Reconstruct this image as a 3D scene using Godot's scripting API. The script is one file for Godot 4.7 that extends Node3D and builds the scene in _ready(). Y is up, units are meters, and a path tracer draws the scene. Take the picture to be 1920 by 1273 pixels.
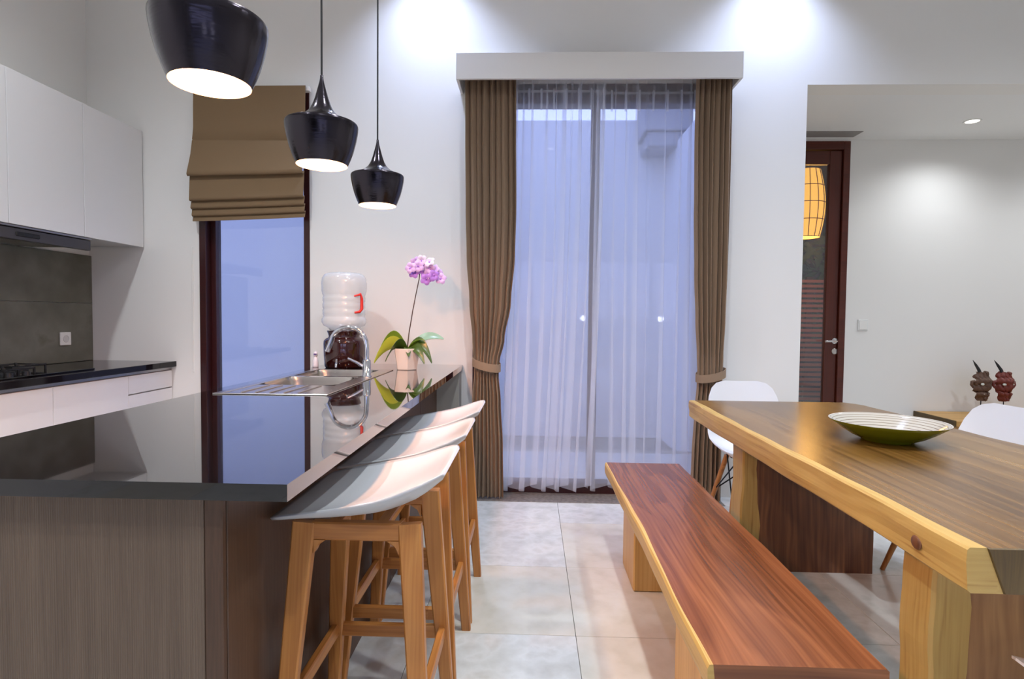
extends Node3D

# ---------------------------------------------------------------- shape collector
class Shape:
	var v := PackedVector3Array()
	var g := PackedInt32Array()
	var uv := PackedVector2Array()
	var own_uv := false
	var xf := Transform3D.IDENTITY

	func tri(a: Vector3, b: Vector3, c: Vector3, sm := -1) -> void:
		v.append(xf * a)
		v.append(xf * b)
		v.append(xf * c)
		g.append(sm)

	func quad(a: Vector3, b: Vector3, c: Vector3, d: Vector3, sm := -1) -> void:
		tri(a, b, c, sm)
		tri(a, c, d, sm)

	func flip(n: int) -> void:
		var t := v[n * 3 + 1]
		v[n * 3 + 1] = v[n * 3 + 2]
		v[n * 3 + 2] = t
		if own_uv and uv.size() > n * 3 + 2:
			var u := uv[n * 3 + 1]
			uv[n * 3 + 1] = uv[n * 3 + 2]
			uv[n * 3 + 2] = u

	# a closed body that was wound consistently: outwards by the sign of its volume
	func outward(from: int) -> void:
		var vol := 0.0
		for n in range(from, g.size()):
			vol += v[n * 3].dot(v[n * 3 + 1].cross(v[n * 3 + 2]))
		if vol > 0.0:
			for n in range(from, g.size()):
				flip(n)

	# a convex body: each triangle turned away from the middle
	func outward_convex(from: int) -> void:
		var mid := Vector3.ZERO
		for n in range(from * 3, v.size()):
			mid += v[n]
		mid /= maxf(1.0, v.size() - from * 3)
		for n in range(from, g.size()):
			var a := v[n * 3]
			var b := v[n * 3 + 1]
			var c := v[n * 3 + 2]
			if (b - a).cross(c - a).dot((a + b + c) / 3.0 - mid) > 0.0:
				flip(n)

	func box(c: Vector3, size: Vector3, ch := 0.003) -> Shape:
		var from := g.size()
		var h := size / 2.0
		ch = minf(ch, minf(h.x, minf(h.y, h.z)) * 0.9)
		var p := {}
		for sx in [-1, 1]:
			for sy in [-1, 1]:
				for sz in [-1, 1]:
					p[[sx, sy, sz, 0]] = c + Vector3(sx * h.x, sy * (h.y - ch), sz * (h.z - ch))
					p[[sx, sy, sz, 1]] = c + Vector3(sx * (h.x - ch), sy * h.y, sz * (h.z - ch))
					p[[sx, sy, sz, 2]] = c + Vector3(sx * (h.x - ch), sy * (h.y - ch), sz * h.z)
					tri(p[[sx, sy, sz, 0]], p[[sx, sy, sz, 1]], p[[sx, sy, sz, 2]])
		for s in [-1, 1]:
			quad(p[[s, -1, -1, 0]], p[[s, 1, -1, 0]], p[[s, 1, 1, 0]], p[[s, -1, 1, 0]])
			quad(p[[-1, s, -1, 1]], p[[1, s, -1, 1]], p[[1, s, 1, 1]], p[[-1, s, 1, 1]])
			quad(p[[-1, -1, s, 2]], p[[1, -1, s, 2]], p[[1, 1, s, 2]], p[[-1, 1, s, 2]])
			for t in [-1, 1]:
				quad(p[[s, t, -1, 0]], p[[s, t, 1, 0]], p[[s, t, 1, 1]], p[[s, t, -1, 1]])
				quad(p[[s, -1, t, 0]], p[[s, 1, t, 0]], p[[s, 1, t, 2]], p[[s, -1, t, 2]])
				quad(p[[-1, s, t, 1]], p[[1, s, t, 1]], p[[1, s, t, 2]], p[[-1, s, t, 2]])
		outward_convex(from)
		return self

	func span(a: Vector3, b: Vector3, ch := 0.003) -> Shape:
		return box((a + b) / 2.0, (b - a).abs(), ch)

	# rings of equal length joined one to the next
	func loft(rings: Array, sm := 1, caps := true) -> Shape:
		var from := g.size()
		var n: int = rings[0].size()
		for i in rings.size() - 1:
			for k in n:
				var m := (k + 1) % n
				quad(rings[i][k], rings[i + 1][k], rings[i + 1][m], rings[i][m], sm)
		if caps:
			for e in [0, rings.size() - 1]:
				var mid := Vector3.ZERO
				for q in rings[e]:
					mid += q
				mid /= n
				for k in n:
					var m := (k + 1) % n
					if e == 0:
						tri(mid, rings[e][k], rings[e][m], -1)
					else:
						tri(mid, rings[e][m], rings[e][k], -1)
			outward(from)
		return self

	# a bar of chamfered rectangular section from a to b, its width along the given side
	func bar(a: Vector3, b: Vector3, w0: float, d0: float, w1: float, d1: float, side: Vector3, ch := 0.003) -> Shape:
		var along := (b - a).normalized()
		var sx := (side - along * side.dot(along)).normalized()
		var sz := along.cross(sx)
		var rings := []
		for e in [[a, w0, d0], [b, w1, d1]]:
			var hw: float = e[1] / 2.0
			var hd: float = e[2] / 2.0
			var r := PackedVector3Array()
			for q in [[hw, hd - ch], [hw - ch, hd], [-hw + ch, hd], [-hw, hd - ch], [-hw, -hd + ch], [-hw + ch, -hd], [hw - ch, -hd], [hw, -hd + ch]]:
				r.append(e[0] + sx * q[0] + sz * q[1])
			rings.append(r)
		return loft(rings, -1, true)

	func lathe(profile: Array, at: Vector3, seg := 32, sm := 1, closed := false) -> Shape:
		var from := g.size()
		for i in profile.size() - 1:
			var p: Vector2 = profile[i]
			var q: Vector2 = profile[i + 1]
			for k in seg:
				var a0 := TAU * k / seg
				var a1 := TAU * (k + 1) / seg
				var p0 := at + Vector3(p.x * cos(a0), p.y, p.x * sin(a0))
				var p1 := at + Vector3(p.x * cos(a1), p.y, p.x * sin(a1))
				var q0 := at + Vector3(q.x * cos(a0), q.y, q.x * sin(a0))
				var q1 := at + Vector3(q.x * cos(a1), q.y, q.x * sin(a1))
				var va := float(i) / (profile.size() - 1)
				var vb := float(i + 1) / (profile.size() - 1)
				if p.x > 1e-6:
					tri(p0, q0, p1, sm)
					if own_uv:
						uv.append_array([Vector2(a0 / TAU, va), Vector2(a0 / TAU, vb), Vector2(a1 / TAU, va)])
				if q.x > 1e-6:
					tri(p1, q0, q1, sm)
					if own_uv:
						uv.append_array([Vector2(a1 / TAU, va), Vector2(a0 / TAU, vb), Vector2(a1 / TAU, vb)])
		if closed:
			outward(from)
		return self

	func ball(at: Vector3, r: Vector3, seg := 16, rows := 10) -> Shape:
		var keep := xf
		xf = keep * Transform3D(Basis.from_scale(r), at)
		var prof := []
		for i in rows + 1:
			var a := PI * i / rows - PI / 2
			prof.append(Vector2(maxf(0.0, cos(a)) if i > 0 and i < rows else 0.0, sin(a)))
		lathe(prof, Vector3.ZERO, seg, 1, true)
		xf = keep
		return self

	func tube(path: Array, radii, seg := 8, sm := 1) -> Shape:
		var rings := []
		var side := Vector3.ZERO
		for i in path.size():
			var d: Vector3 = (path[mini(i + 1, path.size() - 1)] - path[maxi(i - 1, 0)]).normalized()
			if side == Vector3.ZERO:
				side = d.cross(Vector3.RIGHT if absf(d.x) < 0.8 else Vector3.UP).normalized()
			side = (side - d * side.dot(d)).normalized()
			var up := d.cross(side)
			var r: float = radii[i] if radii is Array else radii
			var ring := PackedVector3Array()
			for k in seg:
				ring.append(path[i] + side * cos(TAU * k / seg) * r + up * sin(TAU * k / seg) * r)
			rings.append(ring)
		return loft(rings, sm, true)

	# an open sheet: rows of points
	func sheet(rows: Array, sm := 1) -> Shape:
		for i in rows.size() - 1:
			for k in rows[i].size() - 1:
				quad(rows[i][k], rows[i][k + 1], rows[i + 1][k + 1], rows[i + 1][k], sm)
		return self

	# a sheet with thickness: rows of points, offset along their normals and closed at the rim
	func shell(rows: Array, thick: float, sm := 1) -> Shape:
		var from := g.size()
		var under := []
		for i in rows.size():
			var r := PackedVector3Array()
			for k in rows[i].size():
				var du: Vector3 = rows[i][mini(k + 1, rows[i].size() - 1)] - rows[i][maxi(k - 1, 0)]
				var dv: Vector3 = rows[mini(i + 1, rows.size() - 1)][k] - rows[maxi(i - 1, 0)][k]
				r.append(rows[i][k] - du.cross(dv).normalized() * thick)
			under.append(r)
		sheet(rows, sm)
		for i in rows.size() - 1:
			for k in rows[i].size() - 1:
				quad(under[i][k], under[i + 1][k], under[i + 1][k + 1], under[i][k + 1], sm + 1)
		var e: int = rows.size() - 1
		var f: int = rows[0].size() - 1
		for k in f:
			quad(rows[0][k + 1], rows[0][k], under[0][k], under[0][k + 1], -1)
			quad(rows[e][k], rows[e][k + 1], under[e][k + 1], under[e][k], -1)
		for i in e:
			quad(rows[i][0], rows[i + 1][0], under[i + 1][0], under[i][0], -1)
			quad(rows[i + 1][f], rows[i][f], under[i][f], under[i + 1][f], -1)
		outward(from)
		return self

	# a flat outline (x, z) between two heights
	func prism(poly: PackedVector2Array, y0: float, y1: float) -> Shape:
		var from := g.size()
		var idx := Geometry2D.triangulate_polygon(poly)
		for i in range(0, idx.size(), 3):
			var a := poly[idx[i]]
			var b := poly[idx[i + 1]]
			var c := poly[idx[i + 2]]
			var turn := (b - a).cross(c - a) > 0.0
			if not turn:
				var t := b
				b = c
				c = t
			tri(Vector3(a.x, y1, a.y), Vector3(b.x, y1, b.y), Vector3(c.x, y1, c.y), -1)
			tri(Vector3(a.x, y0, a.y), Vector3(c.x, y0, c.y), Vector3(b.x, y0, b.y), -1)
		var ccw := not Geometry2D.is_polygon_clockwise(poly)
		for k in poly.size():
			var a := poly[k]
			var b := poly[(k + 1) % poly.size()]
			if not ccw:
				var t := a
				a = b
				b = t
			quad(Vector3(a.x, y0, a.y), Vector3(b.x, y0, b.y), Vector3(b.x, y1, b.y), Vector3(a.x, y1, a.y), -1)
		# sides and lids are checked against the outline instead of by volume
		for n in range(from, g.size()):
			var nrm := (v[n * 3 + 1] - v[n * 3]).cross(v[n * 3 + 2] - v[n * 3])
			var m := (v[n * 3] + v[n * 3 + 1] + v[n * 3 + 2]) / 3.0
			var out := Vector3(0, m.y - (y0 + y1) / 2.0, 0)
			if absf(nrm.normalized().y) < 0.5:
				var probe := m + nrm.normalized() * 0.0005
				out = -nrm if Geometry2D.is_point_in_polygon(Vector2(probe.x, probe.z), poly) else nrm
			if nrm.dot(out) > 0.0:
				flip(n)
		return self


# ---------------------------------------------------------------- scene helpers
var M := {}
var names := {}

func numbered(called: String) -> String:
	names[called] = names.get(called, -1) + 1
	return called if names[called] == 0 else "%s_%03d" % [called, names[called]]

func tag(o: Node, label := "", category := "", group := "", kind := "") -> Node:
	if label: o.set_meta("label", label)
	if category: o.set_meta("category", category)
	if group: o.set_meta("group", group)
	if kind: o.set_meta("kind", kind)
	return o

func thing(called: String, label: String, category: String, at := Vector3.ZERO, turn := 0.0, group := "") -> Node3D:
	var o := Node3D.new()
	o.name = numbered(called)
	add_child(o)
	o.position = at
	o.rotation.y = turn
	tag(o, label, category, group)
	return o

func build(s: Shape, grain := -1, off := Vector2.ZERO) -> ArrayMesh:
	var st := SurfaceTool.new()
	st.begin(Mesh.PRIMITIVE_TRIANGLES)
	for n in s.g.size():
		var a := s.v[n * 3]
		var nn := (s.v[n * 3 + 1] - a).cross(s.v[n * 3 + 2] - a).abs()
		var ax := 0 if nn.x >= nn.y and nn.x >= nn.z else (1 if nn.y >= nn.z else 2)
		var iu := (ax + 1) % 3
		var iv := (ax + 2) % 3
		if grain >= 0 and grain != ax and iu != grain:
			var t := iu
			iu = iv
			iv = t
		for k in 3:
			var p := s.v[n * 3 + k]
			st.set_smooth_group(s.g[n])
			st.set_uv(s.uv[n * 3 + k] if s.own_uv else Vector2(p[iu], p[iv]) + off)
			st.add_vertex(p)
	st.generate_normals()
	st.index()
	return st.commit()

func part(s: Shape, called: String, m: Material, parent: Node, grain := -1, off := Vector2.ZERO) -> MeshInstance3D:
	var o := MeshInstance3D.new()
	o.mesh = build(s, grain, off)
	o.material_override = m
	o.name = called if parent != self else numbered(called)
	parent.add_child(o, true)
	return o

func same(mesh: Mesh, called: String, m: Material, parent: Node, at := Transform3D.IDENTITY) -> MeshInstance3D:
	var o := MeshInstance3D.new()
	o.mesh = mesh
	o.material_override = m
	o.name = called
	parent.add_child(o, true)
	o.transform = at
	return o

func copy(o: Node3D, called: String, label: String) -> Node3D:
	var c: Node3D = o.duplicate()
	c.name = numbered(called)
	add_child(c)
	c.set_meta("label", label)
	return c

func srgb(r: int, g: int, b: int) -> Color:
	return Color(r / 255.0, g / 255.0, b / 255.0)

func mat(c: Color, rough := 0.6, metal := 0.0, spec := 0.5) -> StandardMaterial3D:
	var m := StandardMaterial3D.new()
	m.albedo_color = c
	m.roughness = rough
	m.metallic = metal
	m.metallic_specular = spec
	return m

func textured(t: Texture2D, rough: float, scale: Vector3, spec := 0.5) -> StandardMaterial3D:
	var m := mat(Color.WHITE, rough, 0.0, spec)
	m.albedo_texture = t
	m.uv1_scale = scale
	return m

func noise(sd: int, freq: float, oct := 3) -> FastNoiseLite:
	var n := FastNoiseLite.new()
	n.seed = sd
	n.frequency = freq
	n.fractal_octaves = oct
	n.noise_type = FastNoiseLite.TYPE_SIMPLEX_SMOOTH
	return n

func ramp(stops: Array) -> Gradient:
	var gr := Gradient.new()
	gr.offsets = PackedFloat32Array()
	var of := PackedFloat32Array()
	var co := PackedColorArray()
	for s in stops:
		of.append(s[0])
		co.append(s[1])
	gr.offsets = of
	gr.colors = co
	return gr

# grain runs along the width of the picture: growth rings bent by slow noise, long pores, broad tone changes
func wood(sd: int, w: int, h: int, gr: Gradient, rings: float, warp: float, along := 1.0, streaks := 0.35, fine := 60.0) -> ImageTexture:
	var im := Image.create(w, h, false, Image.FORMAT_RGB8)
	var a := noise(sd, 1.0, 3)
	var b := noise(sd + 7, 1.0, 2)
	for y in h:
		var fy := float(y) / h
		for x in w:
			var fx := float(x) / w
			var bend := a.get_noise_2d(fx * along, fy * 1.3) * warp
			var ring := fy * rings + bend
			var t := ring - floorf(ring)
			t = t / 0.82 if t < 0.82 else (1.0 - t) / 0.18
			var s := b.get_noise_2d(fx * along * 1.6, (fy + bend * 0.03) * fine) * 0.5 + 0.5
			var pore := b.get_noise_2d(fx * along * 5.0 + 40.0, (fy + bend * 0.03) * fine * 3.0) * 0.5 + 0.5
			var big := a.get_noise_2d(fx * along * 0.7 + 31.0, fy * 1.8 + bend * 0.3 + 17.0) * 0.5 + 0.5
			im.set_pixel(x, y, gr.sample(clampf(t * (0.55 - streaks) + s * streaks + pore * 0.14 + big * 0.55 - 0.14, 0.0, 1.0)))
	return ImageTexture.create_from_image(im)

func noise_tex(sd: int, freq: float, gr: Gradient, oct := 4, size := 512) -> NoiseTexture2D:
	var t := NoiseTexture2D.new()
	t.width = size
	t.height = size
	t.seamless = true
	t.noise = noise(sd, freq, oct)
	t.color_ramp = gr
	return t

func grey_tex(sd: int, freq: float, oct := 4, size := 512) -> NoiseTexture2D:
	return noise_tex(sd, freq, ramp([[0.0, Color.BLACK], [1.0, Color.WHITE]]), oct, size)


func _ready() -> void:
	# ------------------------------------------------ camera, sky, exposure
	var cam := Camera3D.new()
	cam.name = "camera"
	cam.fov = 2.0 * rad_to_deg(atan(636.5 / 1080.0))
	cam.basis = Basis(Vector3.UP, deg_to_rad(1.9407)) * Basis(Vector3.RIGHT, deg_to_rad(-2.1879)) * Basis(Vector3.BACK, deg_to_rad(0.5761))
	cam.position = Vector3(0, 1.2, 0)
	cam.near = 0.05
	add_child(cam)
	var env := Environment.new()
	env.background_mode = Environment.BG_SKY
	var sky := Sky.new()
	var psm := ProceduralSkyMaterial.new()
	psm.sky_top_color = srgb(150, 168, 232)
	psm.sky_horizon_color = srgb(188, 196, 240)
	psm.ground_bottom_color = srgb(90, 92, 110)
	psm.ground_horizon_color = srgb(150, 156, 190)
	psm.sky_energy_multiplier = 1.5
	sky.sky_material = psm
	env.sky = sky
	env.tonemap_mode = Environment.TONE_MAPPER_LINEAR
	env.tonemap_exposure = 1.14
	env.sdfgi_enabled = true
	env.ssao_enabled = true
	env.ssil_enabled = true
	var we := WorldEnvironment.new()
	we.environment = env
	add_child(we)

	make_materials()
	make_room()
	make_outside()
	make_windows()
	make_kitchen_wall()
	make_island()
	make_dining()
	make_curtains()
	make_stools()
	make_pendants()
	make_alcove()
	make_counter_things()
	make_downlights()
	make_floor_lamps()


# ---------------------------------------------------------------- materials
func make_materials() -> void:
	var plaster := mat(srgb(236, 234, 229), 0.85, 0.0, 0.3)
	M.plaster = plaster
	M.ceiling = mat(srgb(236, 236, 234), 0.9, 0.0, 0.3)
	M.white_board = mat(srgb(226, 224, 220), 0.6)
	M.tiles = []
	for k in 4:
		var gr := ramp([[0.0, srgb(188, 187, 180)], [0.45, srgb(203, 203, 197)], [0.62, srgb(210, 210, 205)], [1.0, srgb(194, 192, 184)]])
		if k == 1:
			gr = ramp([[0.0, srgb(194, 188, 172)], [0.5, srgb(204, 199, 185)], [1.0, srgb(209, 205, 193)]])
		if k == 2:
			gr = ramp([[0.0, srgb(182, 183, 179)], [0.4, srgb(200, 201, 197)], [1.0, srgb(208, 209, 205)]])
		var t := textured(noise_tex(20 + k, 0.012, gr, 5), 0.16, Vector3.ONE * 1.1)
		t.uv1_triplanar = true
		t.uv1_world_triplanar = true
		t.uv1_offset = Vector3(0.37 * k, 0.11 * k, 0.23 * k)
		M.tiles.append(t)
	M.grout = mat(srgb(160, 156, 146), 0.9)
	M.dark_stone = textured(noise_tex(41, 0.02, ramp([[0.0, srgb(88, 80, 74)], [0.5, srgb(118, 110, 102)], [1.0, srgb(140, 130, 120)]]), 4), 0.35, Vector3.ONE * 3.0)
	M.dark_stone.uv1_triplanar = true
	var top := mat(srgb(20, 18, 20), 0.035, 0.0, 0.42)
	top.clearcoat_enabled = true
	top.clearcoat = 1.0
	top.clearcoat_roughness = 0.02
	M.worktop = top
	M.worktop_dark = mat(srgb(20, 16, 19), 0.07, 0.0, 0.4)
	M.white_lacquer = mat(srgb(228, 226, 224), 0.30)
	M.white_carcass = mat(srgb(214, 211, 207), 0.5)
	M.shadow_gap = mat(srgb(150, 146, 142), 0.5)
	M.aluminium = mat(srgb(170, 168, 168), 0.35, 1.0)
	M.steel = mat(srgb(196, 190, 184), 0.24, 1.0)
	M.hood_steel = mat(srgb(104, 100, 98), 0.42, 1.0)
	M.chrome = mat(srgb(225, 226, 230), 0.06, 1.0)
	M.black_plastic = mat(srgb(18, 17, 18), 0.4)
	M.hob_glass = mat(srgb(12, 11, 13), 0.06)
	M.cast_iron = mat(srgb(20, 19, 20), 0.55)
	var con := textured(noise_tex(51, 0.008, ramp([[0.0, srgb(92, 90, 76)], [0.5, srgb(108, 106, 93)], [0.8, srgb(118, 117, 105)], [1.0, srgb(100, 96, 80)]]), 6), 0.45, Vector3.ONE * 0.8)
	con.uv1_triplanar = true
	M.concrete = con
	M.socket_white = mat(srgb(238, 236, 230), 0.35)
	# woods
	M.teak = textured(wood(61, 512, 256, ramp([[0.0, srgb(130, 76, 30)], [0.4, srgb(178, 114, 54)], [0.7, srgb(198, 136, 70)], [1.0, srgb(214, 158, 94)]]), 5.0, 1.2, 0.8, 0.3, 40.0), 0.38, Vector3(1.25, 3.0, 1))
	M.bench = textured(wood(62, 1024, 384, ramp([[0.0, srgb(54, 26, 14)], [0.28, srgb(98, 54, 29)], [0.5, srgb(124, 73, 42)], [0.75, srgb(144, 89, 53)], [1.0, srgb(172, 120, 80)]]), 5.0, 2.0, 1.3, 0.42, 26.0), 0.27, Vector3(0.5, 2.0, 1))
	M.table = textured(wood(63, 1024, 512, ramp([[0.0, srgb(44, 26, 10)], [0.3, srgb(92, 62, 26)], [0.6, srgb(126, 90, 42)], [1.0, srgb(164, 128, 74)]]), 8.0, 1.0, 0.9, 0.42, 46.0), 0.25, Vector3(0.46, 1.0, 1))
	M.sapwood = textured(wood(64, 512, 128, ramp([[0.0, srgb(98, 62, 26)], [0.2, srgb(156, 118, 58)], [0.36, srgb(188, 153, 84)], [0.7, srgb(202, 170, 100)], [1.0, srgb(216, 190, 130)]]), 2.0, 1.6, 2.2, 0.4, 14.0), 0.45, Vector3(0.48, 5.0, 1))
	M.end_grain = textured(wood(65, 256, 256, ramp([[0.0, srgb(60, 46, 20)], [0.5, srgb(88, 68, 30)], [1.0, srgb(116, 92, 46)]]), 6.0, 1.5, 1.0, 0.4), 0.5, Vector3(2.5, 2.5, 1))
	M.heartwood = textured(wood(66, 512, 512, ramp([[0.0, srgb(60, 32, 18)], [0.4, srgb(104, 64, 40)], [0.75, srgb(142, 96, 60)], [1.0, srgb(182, 138, 92)]]), 6.0, 1.4, 0.8, 0.45, 30.0), 0.42, Vector3(1.2, 1.4, 1))
	M.leg_wood = textured(wood(70, 512, 512, ramp([[0.0, srgb(92, 56, 30)], [0.35, srgb(138, 94, 56)], [0.7, srgb(174, 130, 84)], [1.0, srgb(206, 168, 118)]]), 5.0, 1.6, 0.9, 0.42, 26.0), 0.42, Vector3(1.2, 1.4, 1))
	M.mahogany = textured(wood(67, 512, 128, ramp([[0.0, srgb(58, 20, 10)], [0.5, srgb(84, 32, 18)], [1.0, srgb(104, 44, 26)]]), 4.0, 0.8, 1.0, 0.5), 0.32, Vector3(0.35, 4.0, 1))
	M.window_wood = textured(wood(68, 512, 128, ramp([[0.0, srgb(40, 12, 12)], [0.5, srgb(54, 18, 18)], [1.0, srgb(66, 24, 22)]]), 4.0, 0.8, 1.0, 0.5), 0.3, Vector3(0.35, 4.0, 1))
	M.pale_wood = textured(wood(69, 512, 256, ramp([[0.0, srgb(168, 120, 58)], [0.5, srgb(200, 156, 88)], [1.0, srgb(222, 184, 120)]]), 4.0, 1.0, 0.8, 0.4, 30.0), 0.4, Vector3(0.5, 2.0, 1))
	# the island's ribbed laminate: streaks run along the picture's width
	var lam := Image.create(256, 1024, false, Image.FORMAT_RGB8)
	var rel := Image.create(64, 1024, false, Image.FORMAT_RGB8)
	var ln := noise(71, 1.0, 2)
	for y in 1024:
		var rib := 0.5 + 0.5 * sin(TAU * y / 8.0)
		for x in 256:
			var s := ln.get_noise_2d(x * 0.012, y * 0.22) * 0.5 + 0.5
			var b := ln.get_noise_2d(x * 0.004 + 9.0, y * 0.01) * 0.5 + 0.5
			var c := srgb(82, 66, 53).lerp(srgb(124, 106, 88), clampf(s * 0.6 + b * 0.35 + rib * 0.22 - 0.12, 0.0, 1.0))
			lam.set_pixel(x, y, c)
		for x in 64:
			rel.set_pixel(x, y, Color(rib, rib, rib))
	var lm := textured(ImageTexture.create_from_image(lam), 0.55, Vector3(0.9, 1.6, 1))
	lm.heightmap_enabled = true
	lm.heightmap_texture = ImageTexture.create_from_image(rel)
	lm.heightmap_scale = 0.08
	M.laminate = lm
	M.brown_panel = textured(wood(72, 512, 256, ramp([[0.0, srgb(60, 40, 28)], [0.5, srgb(82, 58, 42)], [1.0, srgb(100, 74, 56)]]), 5.0, 1.0, 1.2, 0.6, 120.0), 0.45, Vector3(0.9, 1.2, 1))
	M.pier = mat(srgb(158, 156, 148), 0.6)
	# cloth
	var weave := Image.create(64, 64, false, Image.FORMAT_RGB8)
	for y in 64:
		for x in 64:
			var k := 0.5 + 0.25 * sin(TAU * x / 8.0) + 0.25 * sin(TAU * y / 8.0)
			weave.set_pixel(x, y, Color(k, k, k))
	var wt := ImageTexture.create_from_image(weave)
	for a in [["curtain", srgb(150, 128, 106)], ["blind", srgb(130, 107, 80)]]:
		var m := mat(a[1], 0.85, 0.0, 0.3)
		m.heightmap_enabled = true
		m.heightmap_texture = wt
		m.heightmap_scale = 0.01
		m.uv1_scale = Vector3(80, 80, 1)
		m.rim_enabled = true
		m.rim = 0.35
		m.rim_tint = 0.6
		M[a[0]] = m
	var sheer := mat(Color(0.95, 0.97, 1.0, 0.33), 1.0, 0.0, 0.1)
	sheer.transparency = BaseMaterial3D.TRANSPARENCY_ALPHA
	sheer.backlight_enabled = true
	sheer.backlight = Color(0.85, 0.85, 0.9)
	sheer.cull_mode = BaseMaterial3D.CULL_DISABLED
	M.sheer = sheer
	var pane := mat(Color(0.96, 0.98, 1.0, 0.04), 0.0)
	pane.transparency = BaseMaterial3D.TRANSPARENCY_ALPHA
	M.pane = pane
	var grey_pane := mat(Color(0.42, 0.46, 0.5, 0.14), 0.0)
	grey_pane.transparency = BaseMaterial3D.TRANSPARENCY_ALPHA
	M.grey_pane = grey_pane
	# plastics, ceramics, metal
	M.shell_white = mat(srgb(236, 238, 240), 0.16)
	M.stool_white = mat(srgb(190, 192, 193), 0.2)
	M.wire_black = mat(srgb(14, 14, 15), 0.4, 0.6)
	var shade := mat(srgb(64, 60, 66), 0.2, 1.0)
	shade.heightmap_enabled = true
	var brush := Image.create(256, 256, false, Image.FORMAT_RGB8)
	var bn := noise(73, 1.0, 2)
	for y in 256:
		for x in 256:
			var k := bn.get_noise_2d(x * 0.03, y * 0.3) * 0.5 + 0.5
			brush.set_pixel(x, y, Color(k, k, k))
	shade.heightmap_texture = ImageTexture.create_from_image(brush)
	shade.heightmap_scale = 0.03
	shade.uv1_scale = Vector3(3, 2, 1)
	M.lamp_shade = shade
	M.lamp_liner = mat(srgb(240, 214, 178), 0.4)
	M.cord = mat(srgb(16, 15, 16), 0.6)
	M.jar = mat(srgb(46, 16, 14), 0.07, 0.0, 0.6)
	var bot := mat(Color(0.90, 0.92, 0.93, 0.45), 0.16)
	bot.transparency = BaseMaterial3D.TRANSPARENCY_ALPHA
	M.bottle = bot
	M.red_plastic = mat(srgb(206, 34, 22), 0.35)
	M.soap_white = mat(srgb(226, 224, 232), 0.3)
	M.purple = mat(srgb(92, 76, 140), 0.4)
	M.pot = mat(srgb(232, 222, 212), 0.35)
	for a in [["leaf_dark", srgb(66, 92, 32)], ["leaf_mid", srgb(128, 162, 52)], ["leaf_yellow", srgb(196, 206, 72)], ["leaf_grey", srgb(134, 168, 140)]]:
		var m := mat(a[1], 0.3)
		m.backlight_enabled = true
		m.backlight = Color(0.35, 0.4, 0.2)
		M[a[0]] = m
	for a in [["petal_pale", srgb(244, 226, 250)], ["petal_lilac", srgb(232, 196, 248)], ["petal_violet", srgb(192, 136, 232)]]:
		var m := mat(a[1], 0.5)
		m.backlight_enabled = true
		m.backlight = Color(0.5, 0.45, 0.55)
		M[a[0]] = m
	M.stem = mat(srgb(72, 50, 40), 0.5)
	M.moss = mat(srgb(58, 52, 34), 0.9)
	M.bowl_green = mat(srgb(118, 128, 18), 0.22)
	# glaze of the bowl: thin rings from rim to middle
	var gl := Image.create(8, 256, false, Image.FORMAT_RGB8)
	for y in 256:
		var d := fposmod(float(y), 21.0)
		var c := srgb(190, 184, 170) if d > 3.5 else srgb(122, 110, 96)
		if y > 236:
			c = srgb(204, 198, 186)
		for x in 8:
			gl.set_pixel(x, y, c)
	M.bowl_glaze = textured(ImageTexture.create_from_image(gl), 0.12, Vector3.ONE)
	M.mask_brown = textured(noise_tex(81, 0.03, ramp([[0.0, srgb(48, 30, 22)], [0.5, srgb(92, 62, 44)], [1.0, srgb(122, 92, 66)]]), 4), 0.5, Vector3.ONE * 6.0)
	M.mask_brown.uv1_triplanar = true
	M.mask_red = textured(noise_tex(82, 0.03, ramp([[0.0, srgb(64, 22, 16)], [0.5, srgb(112, 40, 28)], [1.0, srgb(136, 58, 38)]]), 4), 0.45, Vector3.ONE * 6.0)
	M.mask_red.uv1_triplanar = true
	M.mask_white = mat(srgb(222, 224, 214), 0.5)
	M.horn = mat(srgb(16, 14, 14), 0.3)
	M.switch_white = mat(srgb(230, 230, 226), 0.4)
	# outside
	M.outside_white = mat(srgb(226, 228, 232), 0.9, 0.0, 0.3)
	M.outside_ground = textured(noise_tex(91, 0.02, ramp([[0.0, srgb(120, 118, 112)], [1.0, srgb(160, 156, 148)]]), 4), 0.8, Vector3.ONE)
	M.outside_ground.uv1_triplanar = true
	M.fascia = mat(srgb(150, 152, 160), 0.8)
	M.fence_wood = mat(srgb(150, 82, 54), 0.5)
	M.dark_timber = mat(srgb(58, 34, 24), 0.6)
	M.rattan = mat(srgb(90, 58, 26), 0.7)
	M.hedge = mat(srgb(60, 84, 34), 0.6)


# ---------------------------------------------------------------- room shell
func structure(s: Shape, called: String, m: Material, label := "") -> MeshInstance3D:
	var o := part(s, called, m, self)
	tag(o, label, "", "", "structure")
	return o

func cut_wall(called: String, m: Material, a: Vector3, b: Vector3, holes: Array, label: String) -> void:
	var w := CSGBox3D.new()
	w.name = called
	w.size = (b - a).abs()
	w.position = (a + b) / 2.0
	w.material = m
	for h in holes:
		var c := CSGBox3D.new()
		c.name = "opening"
		c.operation = CSGShape3D.OPERATION_SUBTRACTION
		c.size = (h[1] - h[0]).abs()
		c.position = (h[0] + h[1]) / 2.0 - w.position
		c.material = m
		w.add_child(c, true)
	add_child(w)
	tag(w, label, "", "", "structure")

const ZW := -3.9      # face of the wall with the curtains
const ZA := -5.07     # face of the wall behind the alcove
const XL := -3.06
const XR := 5.2
const ZB := 6.6
const HC := 3.75
const HA := 2.744

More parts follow.
